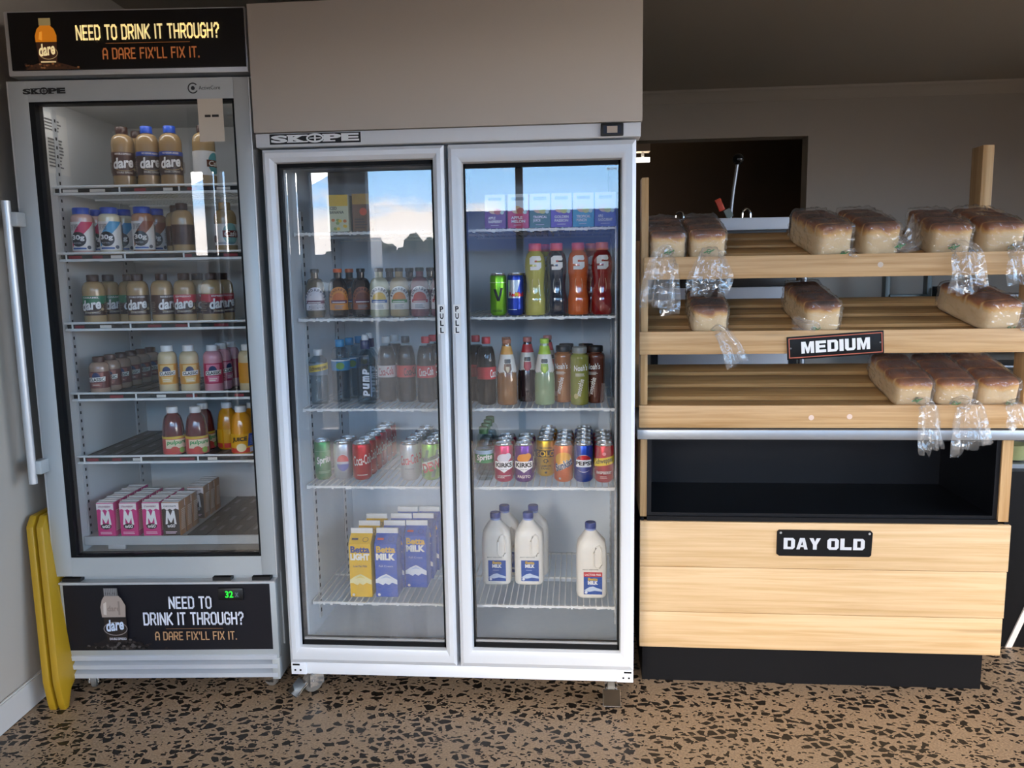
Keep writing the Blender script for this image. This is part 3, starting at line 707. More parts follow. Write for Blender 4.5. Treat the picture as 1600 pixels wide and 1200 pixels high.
    b = MB(); b.box(.054, W-.054, .10, D-.05, .510, .521, mat('frosted_tray', '#aeb2b2', .4)); b.box(.054, W-.054, .095, .10, .496, .526, mat('frosted_tray', '#aeb2b2', .4)); b.box(.13, .19, .097, .11, .478, .496, ALU, bev=.003); b.build('shelf', o)
    for z, y0, x0 in ((1.005, .12, .06), (.792, .12, .06), (.521, .11, .40)):   # black slide racks with slots
        b = MB(); BT = mat('slide_rack', '#1c1c1e', .45)
        b.box(x0, W-.06, y0, D-.055, z+.0005, z+.003, BT)
        x = x0
        while x < W-.07:
            b.box(x, x+.003, y0, D-.055, z+.003, z+.005, BT)
            for q in range(4): b.box(x+.02, x+.032, y0+.05+q*.11, y0+.1+q*.11, z+.003, z+.0034, mat('rack_slot', '#6d7173', .5))
            x += .062
        b.build('slide_rack', o)
    b = MB()
    for x in (.0485, W-.0535):
        for y in (.13, .52): b.box(x, x+.005, y, y+.022, .5, 1.93, ALU); [b.box(x-.0003, x+.0053, y+.007, y+.015, .52+k*.028, .53+k*.028, DGREY) for k in range(50)]
    b.build('shelf_upright', o)
    p = Pr(); p.rect(0, 0, .14, .19, '#dcdad4'); p.lines(.015, .135, .11, .175, 4, '#6b6a68'); p.lines(.02, .02, .11, .115, 9, '#6b6a68'); p.build('notice_sheet', o, M=TR(.0485, .22, 1.73, rz=PI/2) @ TR(rz=0) @ Matrix.Scale(-1, 4, (1, 0, 0)) if False else TR(.0486, .075, 1.73, rz=PI/2))
    p = Pr(); p.rect(0, 0, .15, .19, '#a9a67a'); p.rect(.012, .02, .138, .165, '#8f9087'); p.lines(.02, .03, .12, .09, 6, '#6f706c'); p.build('notice_sheet', o, M=TR(.085, D-.031, 1.69))
    return o
fridge1()

# ------------------------------------------------------------------ fridge two (double door)
def fridge2():
    W, D = 1.13, .68
    o = empty('double_door_fridge', (0, 0, 0)); tag(o, 'wide white two-door glass display fridge with a blank grey header', 'fridge')
    b = MB(); t = .045
    b.box(0, t, .052, D, .12, 1.8, WHITE); b.box(W-t, W, .052, D, .12, 1.8, WHITE); b.box(t, W-t, .62, D, .12, 1.8, LINER)
    b.box(t, W-t, .052, .62, .12, .165, LINER); b.box(t, W-t, .052, .62, 1.74, 1.8, LINER)
    b.box(t, t+.003, .056, .62, .165, 1.74, LINER); b.box(W-t-.003, W-t, .056, .62, .165, 1.74, LINER)
    b.build('cabinet', o)
    b = MB(); b.box(.055, .5, .25, .55, 1.62, 1.735, mat('evaporator_housing', '#8b9093', .5), bev=.01); b.box(.6, 1.06, .25, .55, 1.62, 1.735, mat('evaporator_housing', '#8b9093', .5), bev=.01); b.build('cooling_unit', o)
    b = MB(); b.box(-.016, W+.016, -.022, .3, 1.8195, 2.19, mat('header_panel', '#bdb5ab', .55), bev=.002); b.build('header', o)
    b = MB(); b.box(-.012, W+.012, -.02, .06, 1.777, 1.817, WHITE, bev=.002); br = b.build('top_bar', o)
    p = Pr(); p.rect(.032, 1.784, .312, 1.8145, '#17171b'); skope(p, .036, 1.7885, .308, 1.8105, '#eceef0'); p.build('maker_badge', br, M=TR(0, -.02, 0))
    b = MB(); b.box(1.026, 1.092, -.027, -.019, 1.7795, 1.816, BLACK, bev=.003); ds = b.build('display', br)
    p = Pr(); p.rect(1.034, 1.786, 1.084, 1.8095, '#232b3c'); p.rect(1.044, 1.788, 1.074, 1.807, '#c3b4a5'); p.build('screen', ds, M=TR(0, -.027, 0))
    b = MB(); b.box(0, W, .0, .06, .076, .1165, mat('white_beam', '#eef1f6', .3), bev=.002); bm_ = b.build('base_beam', o)
    for x0, sg in ((0, 1), (W-.052, -1)):
        b = MB(); b.box(x0, x0+.052, -.004, .02, .0755, .117, mat('white_beam', '#eef1f6', .3), bev=.002); e = x0 if sg > 0 else x0+.052
        for k in (.014, .032): b.box(e+sg*k-.003, e+sg*k+.003, -.0046, 0, .088, .094, DGREY)
        b.box(min(e+sg*.006, e+sg*.03), max(e+sg*.006, e+sg*.03), -.0046, 0, .107, .113, DGREY)
        b.build('hinge_cover', bm_)
    c = castor(o, .06, .03, -.7, 1.15, .078); brake(c, .06, .03, -.7, 1.15)
    c = castor(o, W-.07, .03, 0, 1.15, .078); brake(c, W-.07, .03, 0, 1.15)
    for x in (.07, W-.07): castor(o, x, D-.07, .2, 1.15, .12)
    PF = mat('door_profile', '#dcdfe3', .3, metal=.05)
    def door(x0, x1, gx0, gx1, gz0, gz1, glass, px):
        z0, z1 = .119, 1.771; b = MB()
        # mitred frame with a rounded section
        prof = [(0, .0), (0, -.004), (.25, -.012), (.6, -.012), (.92, -.006), (1, .004), (1, .048), (0, .048)]
        oc = [(x0, z0), (x1, z0), (x1, z1), (x0, z1)]; ic = [(gx0, gz0), (gx1, gz0), (gx1, gz1), (gx0, gz1)]
        t = bmesh.new(); rg = []
        for (ox, oz), (ix, iz) in zip(oc, ic):
            rg.append([t.verts.new((ox+(ix-ox)*u, y, oz+(iz-oz)*u)) for u, y in prof])
        for i in range(4):
            A, B = rg[i], rg[(i+1) % 4]; n = len(prof)
            for k in range(n): t.faces.new((A[k], B[k], B[(k+1) % n], A[(k+1) % n]))
        bmesh.ops.recalc_face_normals(t, faces=t.faces)
        b.add(t, PF); d = b.build('door', o, angle=25)
        b = MB(); w = .006
        b.box(gx0, gx0+w, .008, .046, gz0, gz1, DGREY); b.box(gx1-w, gx1, .008, .046, gz0, gz1, DGREY)
        b.box(gx0, gx1, .008, .046, gz1-.012, gz1, DGREY); b.box(gx0, gx1, .008, .046, gz0, gz0+.016, DGREY); b.box(gx0, gx1, .014, .02, gz0+.016, gz0+.022, ALU); b.build('gasket', d)
        b = MB(); b.box(gx0, gx1, .009, .0105, gz0, gz1, glass); b.build('glass_pane', d)
        p = Pr(); p.rect(px-.011, 1.207, px+.011, 1.296, '#eceae6')
        for k, ch in enumerate('PULL'): p.text(ch, px-.0055, 1.274-.0215*k, px+.0055, 1.291-.0215*k, '#16161a', .03)
        p.build('pull_label', d, M=TR(0, -.0125, 0))
        return d
    door(0, .559, .039, .523, .176, 1.731, HAZEGLASS, .541)
    d = door(.5715, W, .6145, 1.085, .18, 1.716, DOORGLASS, .5885)
    p = Pr(); p.text('SKOPE', 1.045, 1.688, 1.075, 1.694, '#c9c6b8', .02); p.build('glass_mark', d, M=TR(0, .0085, 0))
    b = MB(); b.box(.553, .577, .06, .1, .165, 1.74, ALU, bev=.002); b.build('centre_post', o)
    for z in (1.528, 1.254, .96, .70, .296):
        for x0, x1 in ((.055, .548), (.582, 1.075)):
            wire_shelf(o, x0, x1, .085, .595, z, .02, True)
    for x in (.0485, W-.0535):
        for y in (.16, .5):
            b = MB(); b.box(x, x+.005, y, y+.022, .2, 1.6, ALU); [b.box(x-.0004, x+.0054, y+.006, y+.016, .22+k*.03, .234+k*.03, DGREY) for k in range(46)]; b.build('shelf_upright', o)
    return o
fridge2()

outside()

# ------------------------------------------------------------------ bread stand
SX, SY, SR = 1.1601, .1345, -.0079
MS = TR(SX, SY, 0, rz=SR)
SLOPE = math.atan2(.108, .38)
TIERS = ((1.431, 1.361), (1.196, 1.123), (.957, .884))
def stand():
    o = empty('bread_display_stand', (SX, SY, 0), SR)
    tag(o, 'pale timber bread stand with three sloping slatted shelves above a planked cabinet', 'display stand')
    for i, (zt, zb) in enumerate(TIERS):
        b = MB(); b.box(-.005+(.012 if i == 0 else 0), 1.32, 0, .022, zb, zt, OAK, bev=.0015); rl = b.build('front_rail', o)
        for k in range(4):
            y = .026+k*.102; z = zt-.036+(y+.038)*math.tan(SLOPE)
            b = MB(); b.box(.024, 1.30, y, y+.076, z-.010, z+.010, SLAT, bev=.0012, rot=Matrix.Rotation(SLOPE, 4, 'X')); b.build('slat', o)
    p = Pr()
    p.ell(.537, .918, .0085, .0085, '#e6cdbd'); p.build('dot_sticker', o, M=TR(0, 0, 0)); p = Pr(); p.ell(.655, .921, .0085, .0085, '#e6cdbd'); p.build('dot_sticker', o, M=TR(0, 0, 0))
    p = Pr(); p.ell(.728, 1.397, .0085, .0085, '#cdbba8'); p.build('dot_sticker', o, M=TR(0, 0, 0))
    for x0, x1, y0, y1, z0, z1 in ((0, .022, .024, .09, .881, 1.68), (1.19, 1.228, .03, .10, .881, 1.70), (0, .022, .42, .49, .881, 1.5), (1.168, 1.205, .34, .42, .881, 1.795)):
        b = MB(); b.box(x0, x1, y0, y1, z0, z1, OAKZ, bev=.0015); b.build('post', o)
    for zt, zb in TIERS:
        for x in (.0225, 1.1675):
            b = MB(); b.box(x-.0005, x+.0005, .03, .42, zt-.05, zt-.03, OAK); b.bm.free()
    b = MB(); b.box(-.012, 1.32, -.016, .50, .849, .8805, STEEL, bev=.002); b.build('benchtop', o)
    # cabinet: side walls, planks, recess, kick board
    for x0, x1, y0 in ((.001, .022, .02), (1.126, 1.158, .004)): b = MB(); b.box(x0, x1, y0, .48, .581, .849, OAKZ); b.build('side_frame', o)
    b = MB(); b.box(1.15, 1.162, .012, .48, .132, .58, BLKBOARD); b.box(.003, .012, .012, .48, .132, .58, BLKBOARD); b.box(.012, 1.15, .47, .48, .132, .58, BLKBOARD); b.build('carcass', o)
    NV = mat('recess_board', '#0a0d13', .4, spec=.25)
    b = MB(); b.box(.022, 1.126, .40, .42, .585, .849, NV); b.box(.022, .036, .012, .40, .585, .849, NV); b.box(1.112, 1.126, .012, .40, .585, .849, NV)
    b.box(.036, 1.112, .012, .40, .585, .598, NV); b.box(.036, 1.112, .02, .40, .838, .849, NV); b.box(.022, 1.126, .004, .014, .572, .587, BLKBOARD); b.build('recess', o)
    for z0, z1, x1 in ((.416, .570, 1.166), (.2595, .4145, 1.163), (.133, .258, 1.160)):
        b = MB(); b.box(0, x1, 0, .02, z0, z1, PLANK, bev=.0015); b.build('plank', o)
    b = MB(); b.box(.012, 1.12, .03, .048, 0, .133, BLKBOARD); b.box(1.102, 1.12, .048, .46, 0, .133, BLKBOARD); b.box(.012, .03, .048, .46, 0, .133, BLKBOARD); b.build('kick_board', o)
    b = MB(); b.prism([(.441+dx, .461+dz) for dx, dz in ((.008, 0), (.292, 0), (.298, .006), (.3, .08), (.294, .087), (.006, .087), (0, .081), (0, .006))], -.006, 0, mat('sign_black', '#0b0b0d', .5, spec=.2), 'xz'); sg = b.build('day_old_sign', o)
    p = Pr(); p.heavy('DAY OLD', .462, .484, .717, .522, '#c9ccd2'); p.build('lettering', sg, M=TR(0, -.006, 0))
    for x in (.452, .731): p = Pr(); p.ell(x, .539, .004, .004, '#a9a9a9', 10); p.build('screw', sg, M=TR(0, -.006, 0))
    # hanging tier sign, clipped askew
    g = empty('medium_sign'); g.matrix_world = MS @ TR(.600, -.004, 1.149, ry=-R(3.7))
    tag(g, 'small black sign reading MEDIUM hung askew on the middle bread shelf', 'sign')
    b = MB(); b.box(-.147, .147, -.004, 0, -.0365, .0365, mat('sign_black', '#0b0b0d', .5, spec=.2), bev=.0015); b.build('panel', g)
    p = Pr(); c = '#c2674e'; w = .0028
    p.rect(-.142, .0285, .142, .0285+w, c); p.rect(-.142, -.0315, .142, -.0315+w, c); p.rect(-.142, -.0315, -.142+w, .0313, c); p.rect(.142-w, -.0315, .142, .0313, c)
    p.heavy('MEDIUM', -.104, -.0185, .104, .0185, '#f3f0ec')
    p.build('lettering', g, M=TR(0, -.004, 0))
    for x in (-.136, .136): p = Pr(); p.ell(x, 0, .003, .003, '#6f6f6f', 8); p.build('screw', g, M=TR(0, -.004, 0))
    return o
stand()

# ------------------------------------------------------------------ bread
CRUSTS = [crust_mat('dark_crust', '#3a1b0d', '#8a4a1e', '#e0c396'), crust_mat('brown_crust', '#5a2a12', '#9a5624', '#dcbd90')]
TIE = mat('twist_tie', '#2f8a4a', .4)
def loaf_shape(t, w, l, h, grow=0, wr=0, seed=0):
    for v in t.verts:
        p = v.co; x, y, z = p.x*2, p.y*2, p.z*2      # -1..1
        q = 7.0
        n = (abs(x)**q+abs(y)**q+abs(z)**q)**(1/q); x, y, z = x/n, y/n, z/n
        hump = .022*abs(math.cos((y+1)*PI*1.75)) if z > 0 else 0
        zz = (z+1)/2*h*(1+hump*max(0, z)*1.6)
        side = 1-.03*math.sin(max(0, min(1, (z+1)/2))*PI)
        d = noise.noise(Vector((x*2+seed, y*2, z*2)))*.002
        X, Y, Z = x*w/2*side+d, y*l/2+d, zz+d
        if grow:
            e = grow*(1+1.2*noise.noise(Vector((x*3+seed, y*4, z*3))))
            k = Vector((x/w, y/l, z/h)).normalized(); X += k.x*e; Y += k.y*e; Z += k.z*e*(1 if z > 0 else .0)
            Z = max(Z, .0004)
            cr = abs(noise.noise(Vector((x*4+seed, y*5, z*4))))+.6*abs(noise.noise(Vector((x*9, y*10+seed, z*9))))
            X += k.x*wr*cr; Y += k.y*wr*cr; Z += max(0, k.z)*wr*cr
            if y < -.9:      # pleats running to the tie at the front end
                th = math.atan2(Z-.03, X); rr = math.hypot(X, Z-.03); Y -= (.0025*abs(math.sin(th*9+seed))+.003)*min(1, rr/.03)
                Y -= .010*max(0, 1-rr/.035)
        v.co = (X, Y, Z)
def tail_mesh(path, r0, r1, seed, flat=.32, n=40):
    """gathered neck of the bag, pleated and flaring to a ragged mouth"""
    t = bmesh.new(); P = [Vector(p) for p in path]; rings = []; N = 18
    def at(u):
        u *= len(P)-1; i = min(int(u), len(P)-2); return P[i].lerp(P[i+1], u-i)
    for i in range(N+1):
        u = i/N; c = at(u); d = (at(min(1, u+.04))-at(max(0, u-.04))).normalized()
        a = d.cross(Vector((0, 1, 0))); a = a.normalized() if a.length > .1 else Vector((1, 0, 0)); b = a.cross(d).normalized()
        r = r0+(r1-r0)*(u**.75)*(1-.12*u*u)
        ring = []
        for k in range(n):
            th = 2*PI*k/n
            pl = 1+.30*u*math.sin(th*9+seed+2*u)+.12*math.sin(th*17+seed*2)*u+.45*u*noise.noise(Vector((math.cos(th)*1.6+seed, math.sin(th)*1.6, u*3)))
            end = d*(.045*noise.noise(Vector((th*1.3, seed, 2.0))) if i == N else 0)
            fl = flat+(1-flat)*(1-u)*.6
            ring.append(t.verts.new(c+a*r*pl*math.cos(th)+b*r*pl*fl*math.sin(th)+end))
        rings.append(ring)
    for A, B in zip(rings, rings[1:]):
        for k in range(n): t.faces.new((A[k], A[(k+1) % n], B[(k+1) % n], B[k]))
    return t
def loaf(tier, a, rz, label, group, crust=0, w=.122, l=.262, h=.108, tail=None, lift=0, tie=(0, .035), seed=0, b0=.036):
    zt = TIERS[tier][0]
    M = MS @ TR(a, b0, zt-.036+.012+b0*math.tan(SLOPE)+lift, rx=SLOPE) @ TR(rz=rz) @ TR(0, l/2, 0)
    o = empty('bread_loaf'); o.matrix_world = M; tag(o, label, 'bread', group)
    t = bmesh.new(); bmesh.ops.create_cube(t, size=1); bmesh.ops.subdivide_edges(t, edges=t.edges[:], cuts=14, use_grid_fill=True)
    loaf_shape(t, w-.006, l, h, seed=seed); m = MB(); m.add(t, CRUSTS[crust], True); m.build('crumb', o, angle=80)
    t = bmesh.new(); bmesh.ops.create_cube(t, size=1); bmesh.ops.subdivide_edges(t, edges=t.edges[:], cuts=30, use_grid_fill=True)
    loaf_shape(t, w-.005, l+.008, h+.002, grow=.002, wr=.008, seed=seed+3.3); m = MB(); m.add(t, BAG, True)
    if tail:
        inv = M.inverted()
        tp = Vector((tie[0], -l/2-.012, tie[1]))
        path = [tp+Vector((0, .01, 0)), tp]+[inv @ (MS @ Vector((a+p[0], p[1], zt+p[2]))) for p in tail[0]]
        m.add(tail_mesh(path, .005, tail[1], seed*1.7), BAG, True)
    m.build('bag', o, angle=80)
    if tail:
        m = MB(); m.tube([tp+Vector((-.016, -.004, -.004)), tp+Vector((-.006, -.006, .001)), tp+Vector((.006, -.006, .001)), tp+Vector((.016, -.003, .006))], .0016, TIE, 6)
        m.tube([tp+Vector((.006*math.cos(k), .004*math.sin(k)-.001, .006*math.sin(k))) for k in (0, 1, 2, 3, 4, 5, 6.28)], .0016, TIE, 6)
        m.build('twist_tie', o)
    return o
def breads():
    g1, g2, g3 = 'bagged loaves on the top shelf', 'bagged loaves on the middle shelf', 'bagged loaves on the bottom shelf'
    D = lambda x, L, f=-.02: [(x*.3, f+.01, .012), (x*.6, f, -.01), (x*.85, f, -L*.55), (x, f-.004, -L)]
    loaf(0, .085, 0, 'dark-crusted bagged loaf at the left end of the top shelf, beside the post', g1, 0, tail=(D(-.035, .16), .055), seed=1, h=.092)
    loaf(0, .2095, 0, 'dark-crusted bagged loaf touching the leftmost loaf on the top shelf', g1, 0, tail=(D(.0, .105), .06), seed=2, h=.094)
    loaf(0, .600, R(7), 'pale-sided bagged loaf left of the middle pair on the top shelf', g1, 0, seed=3, tail=([(.03, -.006, .006), (.045, -.006, .004)], .012), h=.105, tie=(.02, .02))
    loaf(0, .742, R(5), 'bagged loaf right of the middle pair on the top shelf, its bag bunched rightwards', g1, 0, seed=4, tail=([(.07, .02, .03), (.10, .05, .05), (.125, .09, .075)], .045), h=.105, tie=(.045, .04))
    loaf(0, .948, R(-2), 'bagged loaf with a large knotted bag end hanging over the top rail', g1, 1, seed=5, tail=(D(.035, .105), .052), w=.13, h=.098)
    loaf(0, 1.101, R(1), 'glossy bagged loaf at the right end of the top shelf, under the tall post', g1, 1, seed=6, tail=(D(.05, .085), .045), w=.135, h=.10, tie=(.02, .03))
    loaf(1, .220, R(-2), 'lone bagged loaf at the left of the middle shelf', g2, 0, seed=7, tail=([(.02, -.01, .006), (.04, -.018, -.02), (.065, -.02, -.06), (.08, -.022, -.10)], .034), h=.088, tie=(.01, .012))
    loaf(1, .572, R(4), 'bagged loaf above the MEDIUM sign on the middle shelf', g2, 0, seed=8, tail=([(-.03, .0, .012), (-.06, .005, .014), (-.085, .02, .02)], .022), h=.10, tie=(-.03, .02))
    loaf(1, 1.118, R(12), 'twisted brown bagged loaf at the right of the middle shelf', g2, 1, seed=9, tail=([(.03, -.006, .01), (.05, -.008, .006)], .015), w=.135, h=.095, tie=(.01, .015))
    loaf(2, .8625, R(2), 'bagged loaf at the left of the three on the bottom shelf', g3, 1, seed=10, tail=(D(.03, .135, -.036), .034), w=.126, h=.090, tie=(.0, .034))
    loaf(2, .990, R(1), 'middle bagged loaf of the three on the bottom shelf', g3, 1, seed=11, tail=(D(.02, .125, -.036), .055), w=.126, h=.088, tie=(-.01, .02))
    loaf(2, 1.121, R(2), 'bagged loaf at the right of the three on the bottom shelf', g3, 1, seed=12, tail=(D(.03, .05, -.03), .032), w=.13, h=.090, tie=(.02, .018))
breads()

# ------------------------------------------------------------------ bottles, cans, cartons
def sm(x): x = max(0, min(1, x)); return x*x*(3-2*x)
def prof(Rb, h, rn, zs, zn, waist=0, foot=.86, n=9, wz=(0, 0)):
    p = [(Rb*foot*.5, 0.0015), (Rb*foot, 0), (Rb*(foot+1)/2+.001, .003), (Rb, .010)]
    if waist:
        for k in range(1, 7):
            u = k/7; z = wz[0]+(wz[1]-wz[0])*u; p.append((Rb-waist*math.sin(u*PI)**2, z))
    p.append((Rb, zs))
    for k in range(1, n+1):
        u = k/n; p.append((Rb+(rn-Rb)*sm(u*.5+.5*u*u if False else u), zs+(zn-zs)*u))
    p.append((rn, h)); return p
def profr(Rb, h, rn, zs, zn, foot=.86, n=9):
    """round-shouldered"""
    p = [(Rb*foot*.5, .0015), (Rb*foot, 0), (Rb*(foot+1)/2+.001, .003), (Rb, .010), (Rb, zs)]
    for k in range(1, n+1):
        u = k/n; p.append((rn+(Rb-rn)*math.sqrt(max(0, 1-u**2.2)), zs+(zn-zs)*u))
    p.append((rn, h)); return p
T = {}
def bottle(key, name, pr, bm, cap=None, lab=None, labR=None, liquid=None, capmat=None, labname='label', n=24, sx=1, sy=1, extra=None):
    b = MB(); b.lathe(pr, bm, n, sx=sx, sy=sy); o = b.build(name, angle=50)
    if liquid:
        q = MB(); q.lathe(liquid[0], liquid[1], n, sx=sx, sy=sy); q.build('drink', o, angle=50)
    if cap:
        r, z0, z1 = cap; q = MB(); q.lathe([(r*.98, z0), (r, z0+.001), (r, z1-.002), (r*.93, z1)], capmat, 36, .035); q.build('cap', o, angle=60)
    if lab: lab.build(labname, o, R_=labR)
    if extra: extra(o)
    T[key] = o; CHILD.pop(o.name, None)
USED = {}
def place(key, frame, a, b, z, rot, label, cat, group):
    src = T[key]
    if key in USED: o = dup(src)
    else: o = src; USED[key] = 1
    o.matrix_world = frame @ TR(a, b, z, rz=rot)
    tag(o, label, cat, group); return o

def milkmat(n, c): return mat('milk_drink_'+n, c, .22, spec=.5, coat=.4)
def dare_label(base, top, toptext, sub=None, z0=.052, z1=.118):
    p = Pr('g'); w = .1085
    p.rect(-w, z0, w, z1, base); p.rect(-w, z1-(.026 if z1 < .11 else .013), w, z1, top); p.rect(-.02, z1-.009, .024, z1-.002, '#e9e4dc') if toptext is None else p.text(toptext, -.024, z1-.0085, .026, z1-.003, '#efe9e2', .02)
    p.ring(.002, (z0+z1)/2-.002, .036, .021, .0016, '#b9a06a', 190, 380); p.text('dare', -.032, (z0+z1)/2-.014, .030, (z0+z1)/2+.020, '#f3f1ee', .035, .22, 7)
    p.text(sub or 'DOUBLE ESPRESSO', -.02, z0+.006, .026, z0+.012, '#d8cfc0', .01); p.ell(.034, z0+.02, .005, .005, '#c9b08a', 10)
    for s in (-1, 1): p.lines(s*.055-.015, z0+.01, s*.055+.018, z0+.045, 6, '#8f7a68')
    return p
def make_drinks():
    BRC = mat('brown_cap', '#3a2018', .4); BLC = mat('blue_cap', '#1f4db5', .35); WHC = mat('white_cap', '#e9e7e3', .4); BKC = mat('black_cap', '#17171a', .35)
    REDC = mat('red_cap', '#c8232c', .35); ORC = mat('orange_cap', '#e2703a', .35); CRC = mat('coral_cap', '#e2574e', .35); LBC = mat('light_blue_cap', '#2f8fc4', .35); GRC = mat('green_cap', '#4f7d52', .4)
    coffee = milkmat('coffee', '#9a7d56'); coffee2 = milkmat('pale_coffee', '#b09368')
    tall = profr(.035, .190, .0165, .142, .176)
    short = profr(.0345, .157, .0165, .113, .145)
    def dare(key, pr, h, base, top, tt, capm, z0, z1, body=coffee, sub=None, lab=None):
        bottle(key, 'coffee_milk_bottle', pr, body, (.0185, h-.012, h+.010), lab or dare_label(base, top, tt, sub, z0, z1), .035 if h > .17 else .0345, capmat=capm)
    dare('dareB', tall, .19, '#4a2a20', '#54302a', 'DOUBLE ESPRESSO', BRC, .045, .118)
    dare('dareU', tall, .19, '#3a2620', '#22449c', 'NO SUGAR ADDED', BLC, .045, .118)
    p = Pr('g'); p.rect(-.1085, .042, .1085, .118, '#e9e6e0'); p.ell(.028, .08, .024, .034, '#5fa3a6'); p.rect(.0, .068, .055, .09, '#6b3f2c'); p.text('Café', .006, .071, .05, .088, '#efe8dc', .02, .2)
    dare('cafeT', tall, .19, '', '', '', BRC, .0, .0, coffee2, lab=p)
    p = Pr('g'); p.rect(-.107, .03, .107, .098, '#ece9e3'); p.ell(.014, .066, .026, .034, '#8fbcb4'); p.rect(-.012, .055, .043, .077, '#7d2f22'); p.text('Café', -.006, .058, .036, .075, '#f3e9dd', .02, .2); p.ell(-.04, .05, .012, .012, '#4a2e22'); p.lines(-.03, .034, .03, .041, 2, '#5b6f83')
    dare('cafeS', short, .157, '', '', '', coffee2, .0, .0, coffee2, lab=p)
    dare('dareG', short, .157, '#3a241c', '#2f7a55', 'CARAMEL', BRC, .034, .098, coffee2)
    dare('dareE', short, .157, '#402820', '#4a2f26', 'DOUBLE ESPRESSO', BRC, .034, .098, coffee2)
    dare('dareR', short, .157, '#3a1d1c', '#c4303f', 'ESPRESSO', BRC, .034, .098, coffee2)
    wide = profr(.033, .148, .024, .122, .136)
    for key, body, col in (('thirtyP', milkmat('pink', '#dcb3a8'), '#d62a5e'), ('thirtyW', milkmat('cream', '#e4dcbd'), '#4aa3d6'), ('thirtyC', milkmat('choc', '#a9795c'), '#8a4a2a')):
        p = Pr('g'); w = .1035; p.rect(-w, .02, w, .112, '#eae8e4')
        p.poly([(-.036, .03), (-.036, .062), (.0, .112), (.042, .112)], col)
        p.ell(-.012, .056, .024, .024, '#22252c'); p.text('30g', -.031, .050, .007, .070, '#f3f2ef', .035); p.text('PROTEIN', -.028, .041, -.004, .046, '#c9ccd2', 0)
        p.text('DAIRY FARMERS', -.033, .085, -.009, .104, '#2a3140', .0); p.rect(-.03, .024, .01, .029, '#3b62a8'); p.ell(.018, .03, .006, .006, '#4b5462', 10)
        p.rect(.055, .03, .09, .10, '#d8d8d6'); p.lines(.058, .035, .088, .095, 9, '#8a8d92')
        bottle(key, 'protein_milk_bottle', wide, body, (.0262, .137, .158), p, .033, capmat=BLC)
    cl = profr(.0305, .152, .0155, .112, .138); cs = profr(.0315, .118, .0165, .082, .106)
    for key, body, col, pr, h, z0, z1, capm, lt in (('classV', milkmat('vanilla', '#d9c49a'), '#d9962e', cl, .152, .03, .098, WHC, '#e9c37a'), ('classS', milkmat('strawberry', '#e6a3ac'), '#c73a5c', cl, .152, .03, .098, WHC, '#e88aa0'), ('classC', milkmat('chocolate', '#a98a76'), '#6a2f2a', cs, .118, .02, .075, mat('choc_cap', '#4a2a24', .4), '#9a5a50')):
        p = Pr('g'); Rr = pr[3][0]; w = Rr*3.05; zc = z0+(z1-z0)*.55
        p.rect(-w, z0, w, z1, col); p.poly([(-.024, z1-.004), (.02, z1-.004), (.02, z1-.024), (-.024, z1-.024)], lt); p.half(-.003, zc+.006, .013, .016, '#2a3c66')
        p.poly([(-.028, zc-.010), (.024, zc-.007), (.026, zc+.008), (-.027, zc+.005)], '#f3efe6'); p.text('CLASSIC', -.025, zc-.0065, .022, zc+.004, '#22201f', .03, 0, 2)
        p.poly([(-.016, z0+.006), (.012, z0+.006), (.016, zc-.012), (-.02, zc-.012)], lt); p.lines(-.014, z0+.010, .01, zc-.016, 2, '#f6ecd9'); p.lines(.04, z0+.008, .065, z1-.01, 6, lt)
        bottle(key, 'flavoured_milk_bottle', pr, body, (.0185, h-.014, h+.006), p, Rr, capmat=capm)
    jp = profr(.036, .155, .016, .05, .142)
    jm = mat('berry_drink', '#5a0f1e', .12, coat=.6, spec=.6); om = mat('orange_drink', '#e59a18', .12, coat=.6, spec=.6)
    p = Pr('g'); w = .111; p.rect(-w, .006, w, .066, '#d24a4a'); p.rect(-w, .058, w, .066, '#d7b53a'); p.rect(-.036, .026, .036, .056, '#e8d9b8'); p.text('pulpure', -.032, .036, .032, .054, '#2f9a4a', .03, .15); p.ell(-.008, .022, .012, .011, '#c8483a'); p.ell(.016, .019, .010, .010, '#8db04a'); p.rect(.045, .008, .085, .06, '#cfe0b8'); p.lines(.05, .012, .08, .056, 8, '#7d9a6a')
    bottle('berry', 'juice_bottle', jp, jm, (.0185, .143, .163), p, .0362, capmat=WHC)
    p = Pr('g'); p.rect(-w, .008, w, .072, '#e8a91c'); p.rect(-w, .008, w, .024, '#d8382c'); p.ell(-.006, .026, .016, .014, '#f0dfb0'); p.text('JUICE', -.036, .044, .014, .062, '#1f2430', .035, .1, 3); p.poly([(.014, .03), (.055, .03), (.055, .072), (.02, .072)], '#3552b0'); p.lines(.022, .036, .05, .066, 6, '#9fb0e0'); p.rect(.02, .01, .05, .026, '#c9d3ea')
    bottle('ojuice', 'juice_bottle', jp, om, (.0185, .143, .163), p, .0362, capmat=WHC)
    # small flavoured-milk cartons
    for key, col, dk, tx in (('cartP', '#cf2f7c', '#8a1f52', 'STRAWBERRY'), ('cartC', '#3a2a22', '#a9764a', 'CHOCOLATE')):
        b = MB(); w, d, h = .060, .046, .118; side = ink(dk if key == 'cartC' else col, 'g'); top = ink('#e2dcd8', 'g')
        b.box(-w/2, w/2, -d/2, d/2, 0, h, side, bev=.0012); b.box(-w/2+.002, w/2-.002, -d/2+.002, d/2-.002, h-.001, h+.002, top); b.box(-w/2, w/2, -.003, .003, h+.002, h+.005, top)
        o = b.build('flavoured_milk_carton')
